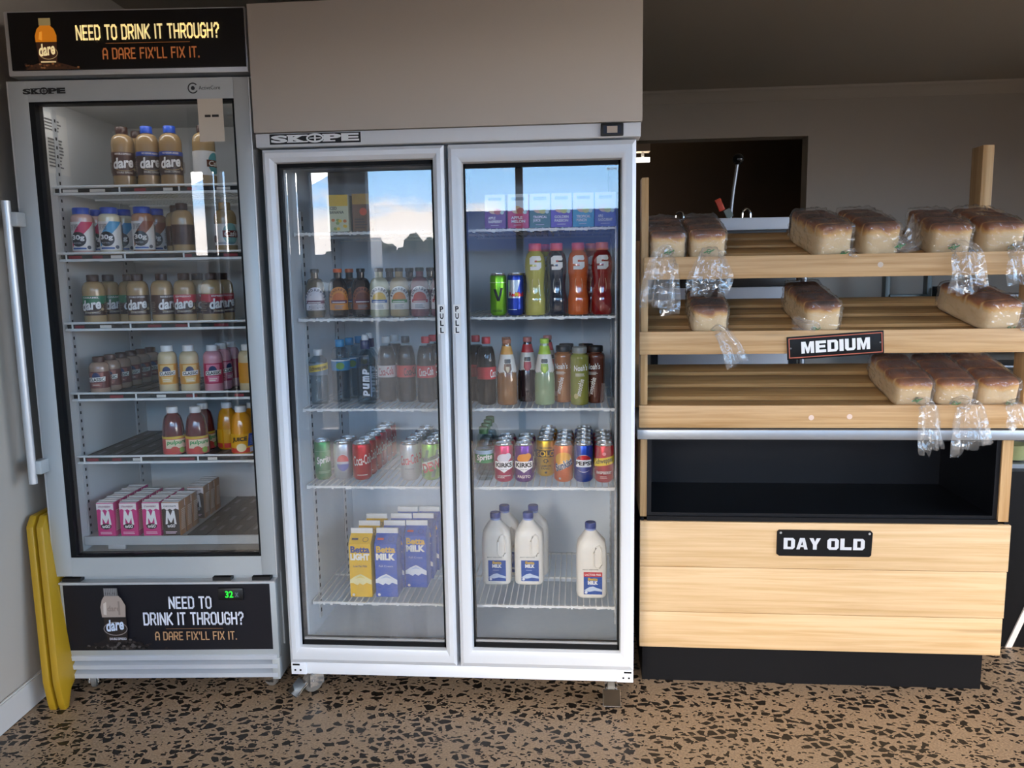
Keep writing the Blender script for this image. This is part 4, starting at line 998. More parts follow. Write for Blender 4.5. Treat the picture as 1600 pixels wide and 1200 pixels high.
        p = Pr('g'); p.rect(-.029, .002, .029, .116, col); p.poly([(-.029, .116), (-.029, .094), (-.02, .097), (-.012, .090), (-.002, .096), (.008, .09), (.018, .097), (.029, .092), (.029, .116)], '#efe6e4'); p.text(tx, -.022, .102, .02, .108, dk if key == 'cartP' else '#3a2a22', .02)
        p.poly([(-.019, .042), (-.011, .042), (-.0105, .066), (-.002, .048), (.002, .048), (.0105, .066), (.011, .042), (.019, .042), (.014, .09), (.007, .09), (0, .072), (-.007, .09), (-.014, .09)], '#f2efec')
        p.ell(0, .036, .018, .010, '#1c1416'); p.text('toGO', -.013, .031, .014, .042, '#f3efec', .04); p.lines(-.02, .010, .02, .02, 2, '#e9c9d8')
        p.build('front_print', o, M=TR(0, -d/2, 0)); p = Pr('g'); p.lines(-.018, .02, .018, .095, 12, '#e8d3c0'); p.build('side_print', o, M=TR(w/2, 0, 0, rz=PI/2)); T[key] = o
    # ---- second fridge
    bp = profr(.032, .150, .0125, .085, .128)
    def bund(key, body, lab1, arc, cap, tx='BUNDABERG', bodymat=None, spk=False, txc='#2a3550'):
        p = Pr('g')
        p.rect(-.036, .024, .036, .055, lab1); p.half(0, .0545, .036, .044, lab1)
        if spk:
            for k in range(70):
                a = random.uniform(-.033, .033); z = random.uniform(.026, .09); p.rect(a, z, a+.003, z+.002, random.choice(['#2b2b33', '#6a5560', '#c9bfc4']))
            p.half(0, .05, .02, .028, '#ded8dc')
        else:
            p.half(0, .056, .022, .024, arc); 
        for k, ch in enumerate(tx):
            an = R(158-136*k/(len(tx)-1)); p.text(ch, .029*math.cos(an)-.003, .0545+.036*math.sin(an)-.004, .029*math.cos(an)+.003, .0545+.036*math.sin(an)+.004, txc, .03, 0, math.degrees(an)-90)
        p.rect(-.024, .046, .024, .056, {'#d9b23a': '#2d5a94', '#dd8a3a': '#3f8a4a', '#d05a50': '#b8323c'}.get(arc, '#5a1f3a')); p.lines(-.02, .048, .02, .054, 1, '#e8e4dc'); p.lines(-.014, .028, .014, .042, 3, '#8a8d92')
        m = bodymat or mat('brew_'+key, body, .1, coat=.7, spec=.6)
        bottle(key, 'brewed_soda_bottle', bp, m, (.0142, .145, .157), p, .0324, capmat=cap)
    BR2 = mat('bronze_cap', '#4a423a', .3, metal=.6)
    bund('bundS', '#5a4a30', '#d8d2d6', '#7a2f4a', BR2, spk=True)
    bund('bundO', '#1d120c', '#d98a2a', '#c96a1e', ORC, tx='BUNDABERG', txc='#7a3a12')
    bund('bundD', '#120c0a', '#8a4a2a', '#6a3018', BKC, txc='#2a1408')
    bund('bundL', '#a9ab8a', '#e6e3d6', '#d9b23a', BR2); bund('bundG', '#a8946a', '#e6e4da', '#dd8a3a', BR2); bund('bundP', '#7a3a48', '#e8e0e0', '#d05a50', BR2)
    bund('bundK', '#241c1c', '#8f8f88', '#6a5a50', BR2)
    # cans
    def can(key, col, lab, Rr=.0318, h=.130, kind='m', rim=None):
        b = MB(); body = ink(col, kind); al = mat('can_alu', '#c9cbcd', .25, metal=.9)
        b.lathe([(Rr*.72, .0), (Rr*.78, .001), (Rr, .010), (Rr, h-.014), (Rr*.93, h-.007)], body, 28)
        b.lathe([(Rr*.93, h-.007), (Rr*.84, h-.002), (Rr*.84, h), (Rr*.79, h), (Rr*.78, h-.005), (.001, h-.005)], al, 28)
        b.box(-.006, .006, -.010, .012, h-.0045, h-.0032, al)
        o = b.build('drink_can', angle=40); lab.build('can_print', o, R_=Rr); T[key] = o
    p = Pr('m'); p.text('Sprite', -.027, .052, .027, .084, '#e8efe8', .03, .2, 8); p.lines(-.02, .025, .03, .034, 2, '#7fc08f'); p.rect(-.08, .1, .08, .101, '#9fd0a8'); can('sprite', '#12803f', p, .0275, .138)
    p = Pr('m'); p.text('Coca-Cola', -.034, .054, .034, .088, '#f0e6e2', .015, .3, 8); p.lines(-.02, .018, .02, .024, 1, '#f0d8d4'); can('cola', '#c01a26', p)
    p = Pr('m'); p.text('Coca-Cola', -.034, .057, .034, .09, '#c2253a', .015, .3, 8); p.lines(-.015, .04, .02, .048, 1, '#8a8d92'); can('colaD', '#b9bcc0', p)
    p = Pr('m'); p.ell(0, .06, .022, .03, '#c9d0dc'); p.half(0, .063, .02, .024, '#c23a4a'); p.half(0, .055, .02, .024, '#4a5aa8', 180, 360); can('silver', '#aeb4bb', p)
    p = Pr('m'); [p.poly([(x, .012), (x+.012, .012), (x+.03, .105), (x+.02, .105)], '#2c6a34') for x in (-.07, -.035, 0, .03, .06)]; p.poly([(-.034, .035), (.036, .06), (.038, .084), (-.033, .06)], '#dfe8d8'); p.text('DEW', -.03, .034, .036, .066, '#c4262c', .04, .1, 18); p.text('Mountain', -.028, .07, .03, .088, '#1c3a22', .03, .1, 18); can('dew', '#7db53a', p)
    def kirks(col, blob, sub, lt):
        p = Pr('m'); p.ell(0, .083, .022, .014, blob, kind='p'); p.ell(.014, .088, .012, .011, blob, kind='p'); p.ell(-.013, .08, .010, .008, blob, kind='p'); [p.poly([(x, .02), (x+.01, .02), (x+.028, .1), (x+.022, .1)], lt) for x in (-.08, -.055, .03, .055)]
        p.poly([(-.030, .072), (.030, .072), (.030, .05), (.012, .043), (0, .034), (-.012, .043), (-.030, .05)], '#efe9ea', 'p'); p.text('KIRKS', -.026, .052, .026, .068, '#1f1a22', .04); p.text('SINCE 1865', -.01, .044, .01, .047, '#3a3440', 0); p.text(sub, -.02, .016, .02, .026, '#f0d8e2', .02); return p
    can('kirkS', '#c22a5a', kirks('', '#d8d0d8', 'CREAMING\nSODA', '#d95a86')); can('kirkP', '#5f2a86', kirks('', '#e08a1e', 'PASITO', '#7a48a0'))
    p = Pr('m'); p.rect(-.045, .068, .045, .092, '#1a1712'); p.text('SOLO', -.034, .0705, .034, .0895, '#e8b91e', .03); p.text('THE ORIGINAL', -.024, .097, .024, .103, '#2a2410', .02); [p.ell(.006*math.cos(k), .056+.006*math.sin(k), .0025, .0025, '#2a2410', 8) for k in range(7)]; p.text('LEMON\nTANG', -.016, .026, .016, .042, '#3a3212', .02); p.ell(0, .016, .004, .004, '#3a3212', 8); can('solo', '#d9ac14', p)
    p = Pr('m'); p.ell(0, .078, .03, .024, '#f0b24a'); p.text('Sunkist', -.033, .046, .034, .074, '#f3efe8', .09, .2, 22); p.text('Sunkist', -.031, .047, .032, .073, '#27406f', .03, .2, 22); p.ell(-.012, .014, .004, .004, '#e8e4dc', 8); can('sunk', '#e2703a', p)
    p = Pr('m'); p.ell(0, .064, .0295, .0295, '#eef0f3', kind='p'); p.half(0, .073, .026, .0195, '#c22a34', 10, 170); p.half(0, .0555, .0262, .019, '#1b3f96', 190, 350); p.text('PEPSI', -.028, .058, .027, .0715, '#14161c', .03); can('pepsi', '#1f46a8', p)
    p = Pr('m'); p.poly([(-.09, .046), (.09, .072), (.09, .098), (-.09, .072)], '#e8c81e', 'p'); p.text('Schweppes', -.033, .062, .032, .084, '#1f1c14', .02, .1, 9); p.text('RASPBERRY', -.026, .03, .026, .04, '#f3e4e2', .03); p.lines(-.014, .016, .014, .026, 2, '#e8b0b4'); p.ell(0, .098, .006, .006, '#e88a94', 10); can('schw', '#bf1428', p)
    p = Pr('m'); p.poly([(-.016, .084), (-.007, .084), (.001, .058), (.008, .088), (.016, .088), (.004, .046), (-.004, .046)], '#16181a', 'p'); p.lines(-.02, .012, .02, .02, 2, '#3a5a20'); p.rect(-.08, .104, .08, .106, '#d8f0a8'); can('vcan', '#7dc022', p, .0265, .134)
    p = Pr('m'); p.poly([(-.03, .018), (.0, .018), (.028, .112), (-.03, .112)], '#c4ccd4'); p.poly([(-.03, .02), (.024, .02), (.024, .055), (-.03, .055)], '#1f3ca0'); p.poly([(.0, .068), (.03, .068), (.03, .115), (.014, .115)], '#1f3ca0'); p.text('Red Bull', -.024, .06, .024, .074, '#c4262c', .04); p.ell(0, .067, .006, .006, '#e0b030', 10); can('rbull', '#1f3ca0', p, .0265, .134)
    can('blackcan', '#23262b', Pr('m').rect(-.02, .03, .02, .1, '#3a4048'), .0265, .134)
    # sports drink
    gp = [(.016, .0015), (.030, 0), (.0335, .004), (.0335, .05), (.0325, .056), (.029, .08), (.0285, .10), (.031, .125), (.033, .135), (.0332, .150), (.033, .163), (.0315, .178), (.027, .192), (.020, .2), (.0185, .204), (.0185, .21)]
    for key, c, capm in (('gatY', '#b8b04a', CRC), ('gatN', '#1c2433', CRC), ('gatO', '#d2622a', CRC), ('gatR', '#8a0e14', ORC)):
        p = Pr('p'); p.poly([(-.017, .142), (.010, .142), (.019, .150), (.019, .166), (-.003, .166), (-.003, .171), (.016, .171), (.019, .176), (.015, .186), (-.010, .186), (-.019, .180), (-.019, .16), (.003, .16), (.003, .153), (-.017, .153)], '#f0eeea'); p.rect(-.002, .167, .004, .172, '#c04a3a')
        m = mat('sport_'+key, c, .08, coat=.8, spec=.6)
        def ridges(o):
            q = Pr('p'); q.ring(0, .09, .012, .036, .0012, '#cfd0cc' if key == 'gatN' else '#e8d8b0'); q.build('grip_mark', o, R_=.0293)
        bottle(key, 'sports_drink_bottle', gp, m, (.0205, .202, .226), p, .0335, capmat=capm, extra=ridges)
    # plastic soda and water
    sp = profr(.0315, .215, .0125, .125, .198)
    cola = mat('cola_drink', '#0c0706', .3, spec=.15); colal = ([(r*.95, z) for r, z in sp if z < .19], cola)
    def soda(key, capm, lc, tc, tx='Coca-Cola', liquid=colal):
        p = Pr('g'); p.rect(-.0985, .085, .0985, .125, lc); p.text(tx, -.026, .092, .026, .119, tc, .015, .25, 6); bottle(key, 'soda_bottle', sp, CLEAR, (.0145, .2, .222), p, .032, capmat=capm, liquid=liquid)
    soda('sodaR', REDC, '#c02a30', '#efe6e4'); soda('sodaZ', BKC, '#c8423f', '#241a1a'); soda('sodaD', mat('grey_cap', '#c9cbcb', .4), '#d8c9c4', '#b83a40')
    water = mat('still_water', '#aebcc2', .05, coat=.6); wl = CLEAR
    p = Pr('g'); p.rect(-.095, .11, .095, .145, '#2a86b8'); p.ell(0, .126, .014, .012, '#5f8f3a'); p.rect(-.095, .142, .095, .147, '#d8e4e8')
    bottle('water', 'water_bottle', profr(.031, .205, .0135, .15, .19), CLEAR, (.0155, .19, .214), p, .0316, capmat=LBC, liquid=([(.027, .003), (.029, .01), (.029, .18), (.012, .19)], glass_mat('water_body', 1.33, tint=(.72, .80, .84))))
    p = Pr('p'); [p.text(ch, -.010, .028+k*.024, .010, .05+k*.024, '#dfe6ef', .05, .1, 90) for k, ch in enumerate('pump')]; p.rect(.014, .025, .018, .13, '#8fa2bd')
    bottle('pump', 'sports_water_bottle', profr(.033, .195, .014, .14, .185), CLEAR, (.0165, .185, .214), p, .0336, capmat=mat('navy_cap', '#26305f', .35), liquid=([(.029, .003), (.031, .01), (.031, .15), (.012, .18)], glass_mat('water_body', 1.33, tint=(.72, .80, .84))),
           extra=lambda o: (lambda q: (q.lathe([(.011, .214), (.012, .224), (.009, .232)], mat('white_spout', '#e4e8ec', .4), 16), q.build('spout', o)))(MB()))
    p = Pr('g'); p.rect(-.1, .10, .1, .14, '#6f7f8a'); p.poly([(-.04, .108), (.04, .120), (.04, .142), (-.04, .13)], '#d8b41e'); p.text('Schweppes', -.03, .115, .03, .132, '#1f1c14', .02, .1, 8)
    bottle('tonic', 'soda_bottle', profr(.0305, .175, .0125, .13, .165), CLEAR, (.0145, .165, .185), p, .0312, capmat=mat('grey_cap', '#c9cbcb', .4), liquid=([(.026, .003), (.028, .01), (.028, .15), (.012, .165)], glass_mat('water_body', 1.33, tint=(.72, .80, .84))))
    p = Pr('g'); p.rect(-.098, .062, .098, .095, '#1f8a48'); p.rect(-.098, .092, .098, .105, '#9cc4d8'); p.text('Sprite', -.026, .067, .03, .092, '#f0f3ee', .03, .15, 4)
    bottle('spritB', 'soda_bottle', profr(.031, .17, .013, .105, .158), CLEAR, (.0155, .158, .18), p, .0316, capmat=GRC, liquid=([(.026, .003), (.028, .01), (.028, .10), (.02, .13)], glass_mat('water_body', 1.33, tint=(.72, .80, .84))))
    # cone-shouldered glass sodas
    cp = [(.016, .0015), (.0315, 0), (.034, .004), (.034, .062), (.0335, .085), (.029, .12), (.022, .158), (.0155, .185), (.0135, .196), (.0135, .208)]
    for key, c, nk, fr, dot, capm in (('ginger', '#8a5a2c', '#d9a04a', '#6a4428', '#d8c8a8', mat('tan_cap', '#a86a4a', .35)), ('rasp', '#2c1c22', '#c8323c', '#b83a48', '#c84a52', mat('rose_cap', '#b86a64', .35)), ('lime', '#8fa27a', '#a9c93a', '#8fb03a', '#c4d84a', mat('lime_cap', '#a8d040', .35))):
        def coneprint(o, nk=nk, fr=fr, dot=dot):
            b = MB()
            def band(z0, z1, m, n=28, half=PI*.5, off=.0008):
                t = bmesh.new(); rr = lambda z: next(a[0]+(b_[0]-a[0])*(z-a[1])/(b_[1]-a[1]) for a, b_ in zip(cp[3:], cp[4:]) if a[1] <= z <= b_[1])
                Z = [z0+(z1-z0)*k/6 for k in range(7)]; g = []
                for z in Z: g.append([t.verts.new(((rr(z)+off)*math.sin(-half+2*half*k/n), -(rr(z)+off)*math.cos(-half+2*half*k/n), z-(.012*(1-((k-n/2)/(n/2))**2) if z == z0 else 0))) for k in range(n+1)])
                for A, B in zip(g, g[1:]):
                    for k in range(n): t.faces.new((A[k], A[k+1], B[k+1], B[k]))
                b.add(t, m, True)
            band(.112, .165, ink('#e4e2da', 'g')); band(.165, .192, ink(nk, 'g'), off=.001)
            band(.116, .135, ink(fr, 'g'), 8, .42, .0016); band(.140, .150, ink('#3a3a3a', 'g'), 8, .4, .0016); band(.118, .126, ink(dot, 'g'), 6, .2, .0022)
            b.build('label', o)
        bottle(key, 'glass_soda_bottle', cp, mat('brew_'+key, c, .08, coat=.8, spec=.6), (.0148, .2, .215), capmat=capm, extra=coneprint)
    npf = profr(.0305, .178, .022, .15, .165)
    for key, c, capm in (('noahO', '#a86a3a', BKC), ('noahG', '#8a8a3a', mat('grey_lid', '#8a8d8a', .4)), ('noahR', '#5a2a1c', BKC)):
        p = Pr('p'); p.text("Noah's", -.022, .112, .024, .132, '#f0ece4', .02, .1, 3); p.lines(-.016, .095, .018, .106, 3, '#e0d8cc'); p.text('smoothie', -.030, .05, .026, .066, '#efe6da', .02, .1, 78); p.ell(-.014, .03, .007, .009, '#c9b87a' if key == 'noahG' else '#c98a6a', 12)
        bottle(key, 'smoothie_bottle', npf, mat('smoothie_'+key, c, .12, coat=.7, spec=.5), (.0245, .168, .188), p, .0309, capmat=capm)
    # juice boxes
    for key, col, tx in (('jbP', '#6a2f7d', 'APPLE\nRASPBERRY'), ('jbM', '#c02458', 'APPLE\nMELON'), ('jbG', '#3f6f66', 'TROPICAL\nJUICE'), ('jbV', '#5f3fae', 'GOLDEN\nPASSION'), ('jbT', '#1f8fb5', 'TROPICAL\nPUNCH'), ('jbB', '#2f2f9a', 'APPLE\nBLACKCURRANT')):
        b = MB(); w, d, h = .0665, .06, .104; b.box(-w/2, w/2, -d/2, d/2, 0, h, ink(col, 'g'), bev=.001); o = b.build('juice_box')
        p = Pr('g'); p.rect(-.032, .0, .032, .104, col); p.rect(-.032, .052, .032, .104, '#cfd6dc'); p.ell(-.004, .056, .016, .012, '#d8b48a'); p.ell(.008, .052, .012, .010, '#b8584a' if key in ('jbM', 'jbP') else '#c8c86a'); p.text(tx, -.022, .016, .022, .036, '#f0e8ee', .03); p.lines(-.014, .008, .014, .012, 1, '#d8c8d8'); p.ell(.022, .048, .006, .006, '#c8e0d8', 12); p.rect(-.02, .084, .02, .094, '#8a96a4')
        p.build('front_print', o, M=TR(0, -d/2, 0)); T[key] = o
    b = MB(); b.box(-.034, .034, -.03, .03, 0, .115, ink('#c9cdb0', 'g'), bev=.001); o = b.build('iced_drink_carton')
    p = Pr('g'); p.rect(-.033, 0, .033, .115, '#c9cfae'); p.rect(-.033, .08, .033, .115, '#d9b83a'); p.text('ICED\nBANANA', -.027, .056, .02, .078, '#2a2c30', .02); [p.ell(random.uniform(-.026, .026), random.uniform(.008, .04), .006, .005, random.choice(['#d9b83a', '#8aa05a', '#c97a3a']), 9) for k in range(9)]; p.build('front_print', o, M=TR(0, -.03, 0)); T['iced'] = o
    b = MB(); b.box(-.028, .028, -.03, .03, 0, .118, ink('#5a4228', 'g'), bev=.001); o = b.build('iced_drink_carton')
    p = Pr('g'); p.rect(-.027, 0, .027, .118, '#6a4a2a'); p.rect(-.027, .085, .027, .118, '#a8862a'); p.ell(.008, .062, .012, .012, '#c8502a'); p.lines(-.02, .01, .02, .045, 4, '#3a2818'); p.build('front_print', o, M=TR(0, -.03, 0)); T['icedB'] = o
    # gable-top milk cartons
    for key, col, c1, w1, w2 in (('mcY', '#e8b914', '#24408f', 'Betta', 'LIGHT'), ('mcB', '#2c55b5', '#e0b23a', 'Betta', 'MILK')):
        b = MB(); w = .038; m = ink(col, 'g'); wh = ink('#eceae4', 'g')
        b.box(-w, w, -w, w, 0, .188, m, bev=.001); b.prism([(-w, .188), (w, .188), (.003, .215), (-.003, .215)], -w, w, m, 'yz'); b.box(-w, w, -.003, .003, .213, .233, wh, bev=.0008); o = b.build('milk_carton')
        p = Pr('g'); p.rect(-.0375, .001, .0375, .187, col); p.text(w1, -.032, .157, .034, .181, c1, .04); p.text(w2, -.033, .131, .033, .155, '#f4f1e6', .06)
        p.text('Low Fat Milk' if key == 'mcY' else 'Full Cream', -.024, .107, .024, .114, '#2a3a6a' if key == 'mcY' else '#c9d4ee', .0)
        p.poly([(-.0375, .05), (-.0375, .062), (-.02, .074), (0, .083), (.014, .076), (.0375, .062), (.0375, .046), (.02, .052), (.008, .044), (-.004, .05), (-.012, .043), (-.026, .05)], '#e6ecf3' if key == 'mcB' else '#f0e6a8'); p.poly([(-.02, .066), (0, .078), (.018, .067), (0, .07)], '#b9cbe6' if key == 'mcB' else '#e4cf6a'); p.ell(-.026, .009, .005, .005, '#e8e4d8', 10)
        p.build('front_print', o, M=TR(0, -w, 0))
        p = Pr('g'); p.rect(-.030, .016, -.008, .024, '#3a3a48' if key == 'mcY' else '#c9543a'); p.ring(.018, .018, .010, .010, .0016, '#4a4030' if key == 'mcY' else '#22387a'); p.build('gable_print', o, M=TR(0, -w, .188, rx=-math.atan2(w-.003, .027)))
        T[key] = o
    # milk jugs
    def jug(key, lactose):
        ML = mat('milk_jug', '#ece8de', .35, spec=.4); b = MB(); t = bmesh.new(); H = []
        zs = [(0, .040, .034, 0), (.004, .044, .038, 0), (.012, .0465, .040, 0), (.12, .0465, .040, 0), (.16, .046, .039, 0), (.19, .042, .035, 0), (.212, .032, .027, -.002), (.226, .020, .018, -.003), (.232, .0165, .0165, -.003), (.24, .0165, .0165, -.003)]
        n = 32
        for z, rx, ry, dx in zs:
            ring = []
            if z < .2: rx *= 1.11; ry *= 1.05
            for k in range(n):
                a = 2*PI*k/n; q = 4.5 if z < .2 else 2.2
                c, s_ = math.cos(a), math.sin(a); f = (abs(c)**q+abs(s_)**q)**(-1/q); ring.append(t.verts.new((dx+rx*f*c, ry*f*s_, z)))
            H.append(ring)
        for A, B in zip(H, H[1:]):
            for k in range(n): t.faces.new((A[k], A[(k+1) % n], B[(k+1) % n], B[k]))
        t.faces.new(H[0][::-1]); t.faces.new(H[-1]); b.add(t, ML, True); o = b.build('milk_jug', angle=60)
        # moulded handle: rounded loop standing proud of the shoulder
        b = MB(); b.tube([(.008, -.0415, .115), (.008, -.043, .125), (.008, -.0425, .16), (.014, -.0385, .178), (.024, -.0375, .184), (.031, -.037, .178), (.034, -.038, .16), (.034, -.0425, .12), (.026, -.0425, .108), (.015, -.0425, .106), (.008, -.0415, .115)], .0032, ML, 8); b.build('handle', o)
        q = MB(); q.lathe([(.0185, .235), (.019, .236), (.019, .252), (.0175, .255)], mat('jug_cap', '#27408f', .35), 36, .04); q.lathe([(.0182, .229), (.0182, .235)], mat('jug_seal', '#8fa2d8', .4), 24)
        bmesh.ops.translate(q.bm, vec=(-.003, 0, 0), verts=q.bm.verts); q.build('cap', o)
        p = Pr('g'); x0, x1 = (-.027, .035); p.rect(x0, .016, x1, .092, '#2350a0')
        if lactose: p.rect(x0, .078, x1, .094, '#c42a34'); p.text('LACTOSE FREE', x0+.004, .082, x1-.004, .089, '#f0e4e2', .03); y = -.014
        else: y = 0
        p.text('Betta', -.012, .079+y, .020, .089+y, '#d8b23a', .05); p.text('MILK', -.013, .065+y, .021, .078+y, '#f0f2f4', .06); p.poly([(x0, .03), (x0+.018, .042), (.004, .045), (.016, .04), (x1, .034), (x1, .027), (.01, .030), (-.008, .026)], '#c9d8ec'); p.ell(x0+.008, .024, .005, .005, '#dfe6f0', 10); p.lines(-.01, .056+y*.4, .018, .060+y*.4, 1, '#a9bce0')
        p.text('BEST BEFORE', -.03, .102, .022, .106, '#5a5650', 0); p.build('label', o, M=TR(0, -.0428, 0)); T[key] = o
    jug('jug', False); jug('jugL', True)
make_drinks()

# ------------------------------------------------------------------ stocking the single-door fridge
ORD = ['front', 'second', 'third', 'fourth', 'fifth', 'sixth', 'seventh']
def stock1():
    z = 1.6735; g = 'coffee milk bottles on the top shelf'; c = 'bottle'
    def q(k, a, b, lab, g_, z_, rot=0): place(k, M1, a, b, z_, rot+.50, lab, c, g_)
    q('dareB', .267, .142, 'tall brown-capped coffee milk bottle, leftmost in front on the top shelf', g, z, -.1)
    q('dareB', .276, .224, 'tall brown coffee milk bottle behind the leftmost one on the top shelf', g, z, .2)
    q('dareU', .347, .142, 'tall blue-capped coffee milk bottle beside the brown-capped one on the top shelf', g, z, .1)
    q('dareU', .422, .142, 'tall blue-capped coffee milk bottle, right of the other blue-capped one', g, z, -.15)
    q('cafeT', .530, .142, 'tall coffee milk bottle with a white and teal label, right end of top shelf', g, z, .05)
    z = 1.4635; g = 'milk bottles on the second shelf'
    q('thirtyP', .113, .142, 'blue-capped milk bottle with a pink stripe, left end of second shelf', g, z, -.1)
    q('thirtyP', .116, .226, 'blue-capped pink milk bottle behind the front pink-striped one', g, z, .1)
    q('thirtyW', .204, .142, 'blue-capped cream milk bottle with a light blue stripe, second shelf front', g, z, -.05)
    q('thirtyW', .206, .226, 'blue-capped milk bottle behind the front light-blue-striped one', g, z, .05)
    q('thirtyC', .313, .142, 'blue-capped milk bottle with a brown stripe, second shelf front', g, z, 0)
    q('thirtyC', .318, .226, 'blue-capped milk bottle behind the brown-striped one', g, z, .1)
    q('dareE', .395, .21, 'shaded coffee milk bottle right of the brown-striped bottle', g, z, 2.6)
    q('dareE', .444, .142, 'turned coffee milk bottle in the middle gap of the second shelf', g, z, 2.9)
    q('cafeS', .585, .142, 'coffee milk bottle with a white and teal label, right end of second shelf', g, z, -.1)
    z = 1.2385; g = 'coffee milk bottles on the third shelf'
    q('dareG', .132, .142, 'coffee milk bottle with a green-topped label, left end of third shelf', g, z, -.35)
    q('dareG', .139, .226, 'coffee milk bottle hidden behind the leftmost green-labelled one, third shelf', g, z, .5)
    q('dareG', .212, .222, 'green-labelled coffee milk bottle set back beside a brown-labelled one, third shelf', g, z, .3)
    q('dareE', .279, .142, 'brown-labelled coffee milk bottle second from the left in front, third shelf', g, z, -.2)
    q('dareE', .360, .142, 'brown-labelled coffee milk bottle in the middle of the third shelf front', g, z, .45)
    q('dareR', .435, .142, 'red-labelled coffee milk bottle right of the middle, third shelf front', g, z, -.3)
    q('dareR', .447, .222, 'red-labelled coffee milk bottle tucked between the two front red ones', g, z, .7)
    q('dareR', .526, .142, 'red-labelled coffee milk bottle at the right end of the third shelf', g, z, .5)
    q('dareR', .530, .226, 'red-labelled coffee milk bottle behind the rightmost one on the third shelf', g, z, .2)
    z = 1.0105; g = 'flavoured milk bottles on the fourth shelf'
    for k in range(6): q('classC', .127+.002*k, .145+.070*k, 'short chocolate milk bottle, %s in its row at the left of the fourth shelf' % (ORD[k] if k else 'first'), g, z, -.3+.1*k)
    q('classV', .359, .146, 'white-capped vanilla milk bottle with orange label, left of the pair', g, z, -.15)
    q('classV', .432, .146, 'white-capped vanilla milk bottle with orange label, right of the pair', g, z, 0)
    for k in range(3): q('classS', .512+.003*k, .146+.072*k, 'pink strawberry milk bottle, %s in its row on the fourth shelf' % (ORD[k] if k else 'first'), g, z, [-.1, .8, 1.9][k])
    q('classV', .628, .150, 'vanilla milk bottle at the right edge of the fourth shelf', g, z, .9)
    z = .7975; g = 'juice bottles on the fifth shelf'
    q('berry', .361, .148, 'dark red juice bottle with white cap, left end of the row', g, z, .15)
    q('berry', .440, .148, 'dark red juice bottle with white cap, right of the other front one', g, z, .1)
    q('berry', .434, .224, 'dark red juice bottle behind the right-hand front one', g, z, .6)
    q('ojuice', .594, .148, 'bright orange juice bottle in front at the right of the fifth shelf', g, z, -.1)
    q('ojuice', .514, .236, 'orange juice bottle set back left of the front orange one', g, z, 2.5)
    q('ojuice', .606, .230, 'orange juice bottle behind the front orange one', g, z, .5)
    z = .5215; g = 'small milk cartons on the bottom shelf'
    names = {'cartP': 'pink strawberry milk carton', 'cartC': 'brown chocolate milk carton'}
    for key, a, bs, col in (('cartP', .126, (0, 1, 2, 3, 4), 'leftmost'), ('cartP', .204, (0, 1, 2, 3), 'second'), ('cartP', .282, (0, 1, 2, 3), 'third'), ('cartC', .349, (0, 1, 2, 4, 5, 6), '')):
        for i, k in enumerate(bs):
            lab = '%s, %s in the %s pink column' % (names[key], ORD[i], col) if col else '%s, %s in the column at the right' % (names[key], ORD[i])
            place(key, M1, a+.001*k, .130+.0495*k, z, 0, lab, 'carton', g)
stock1()
I4 = Matrix.Identity(4)
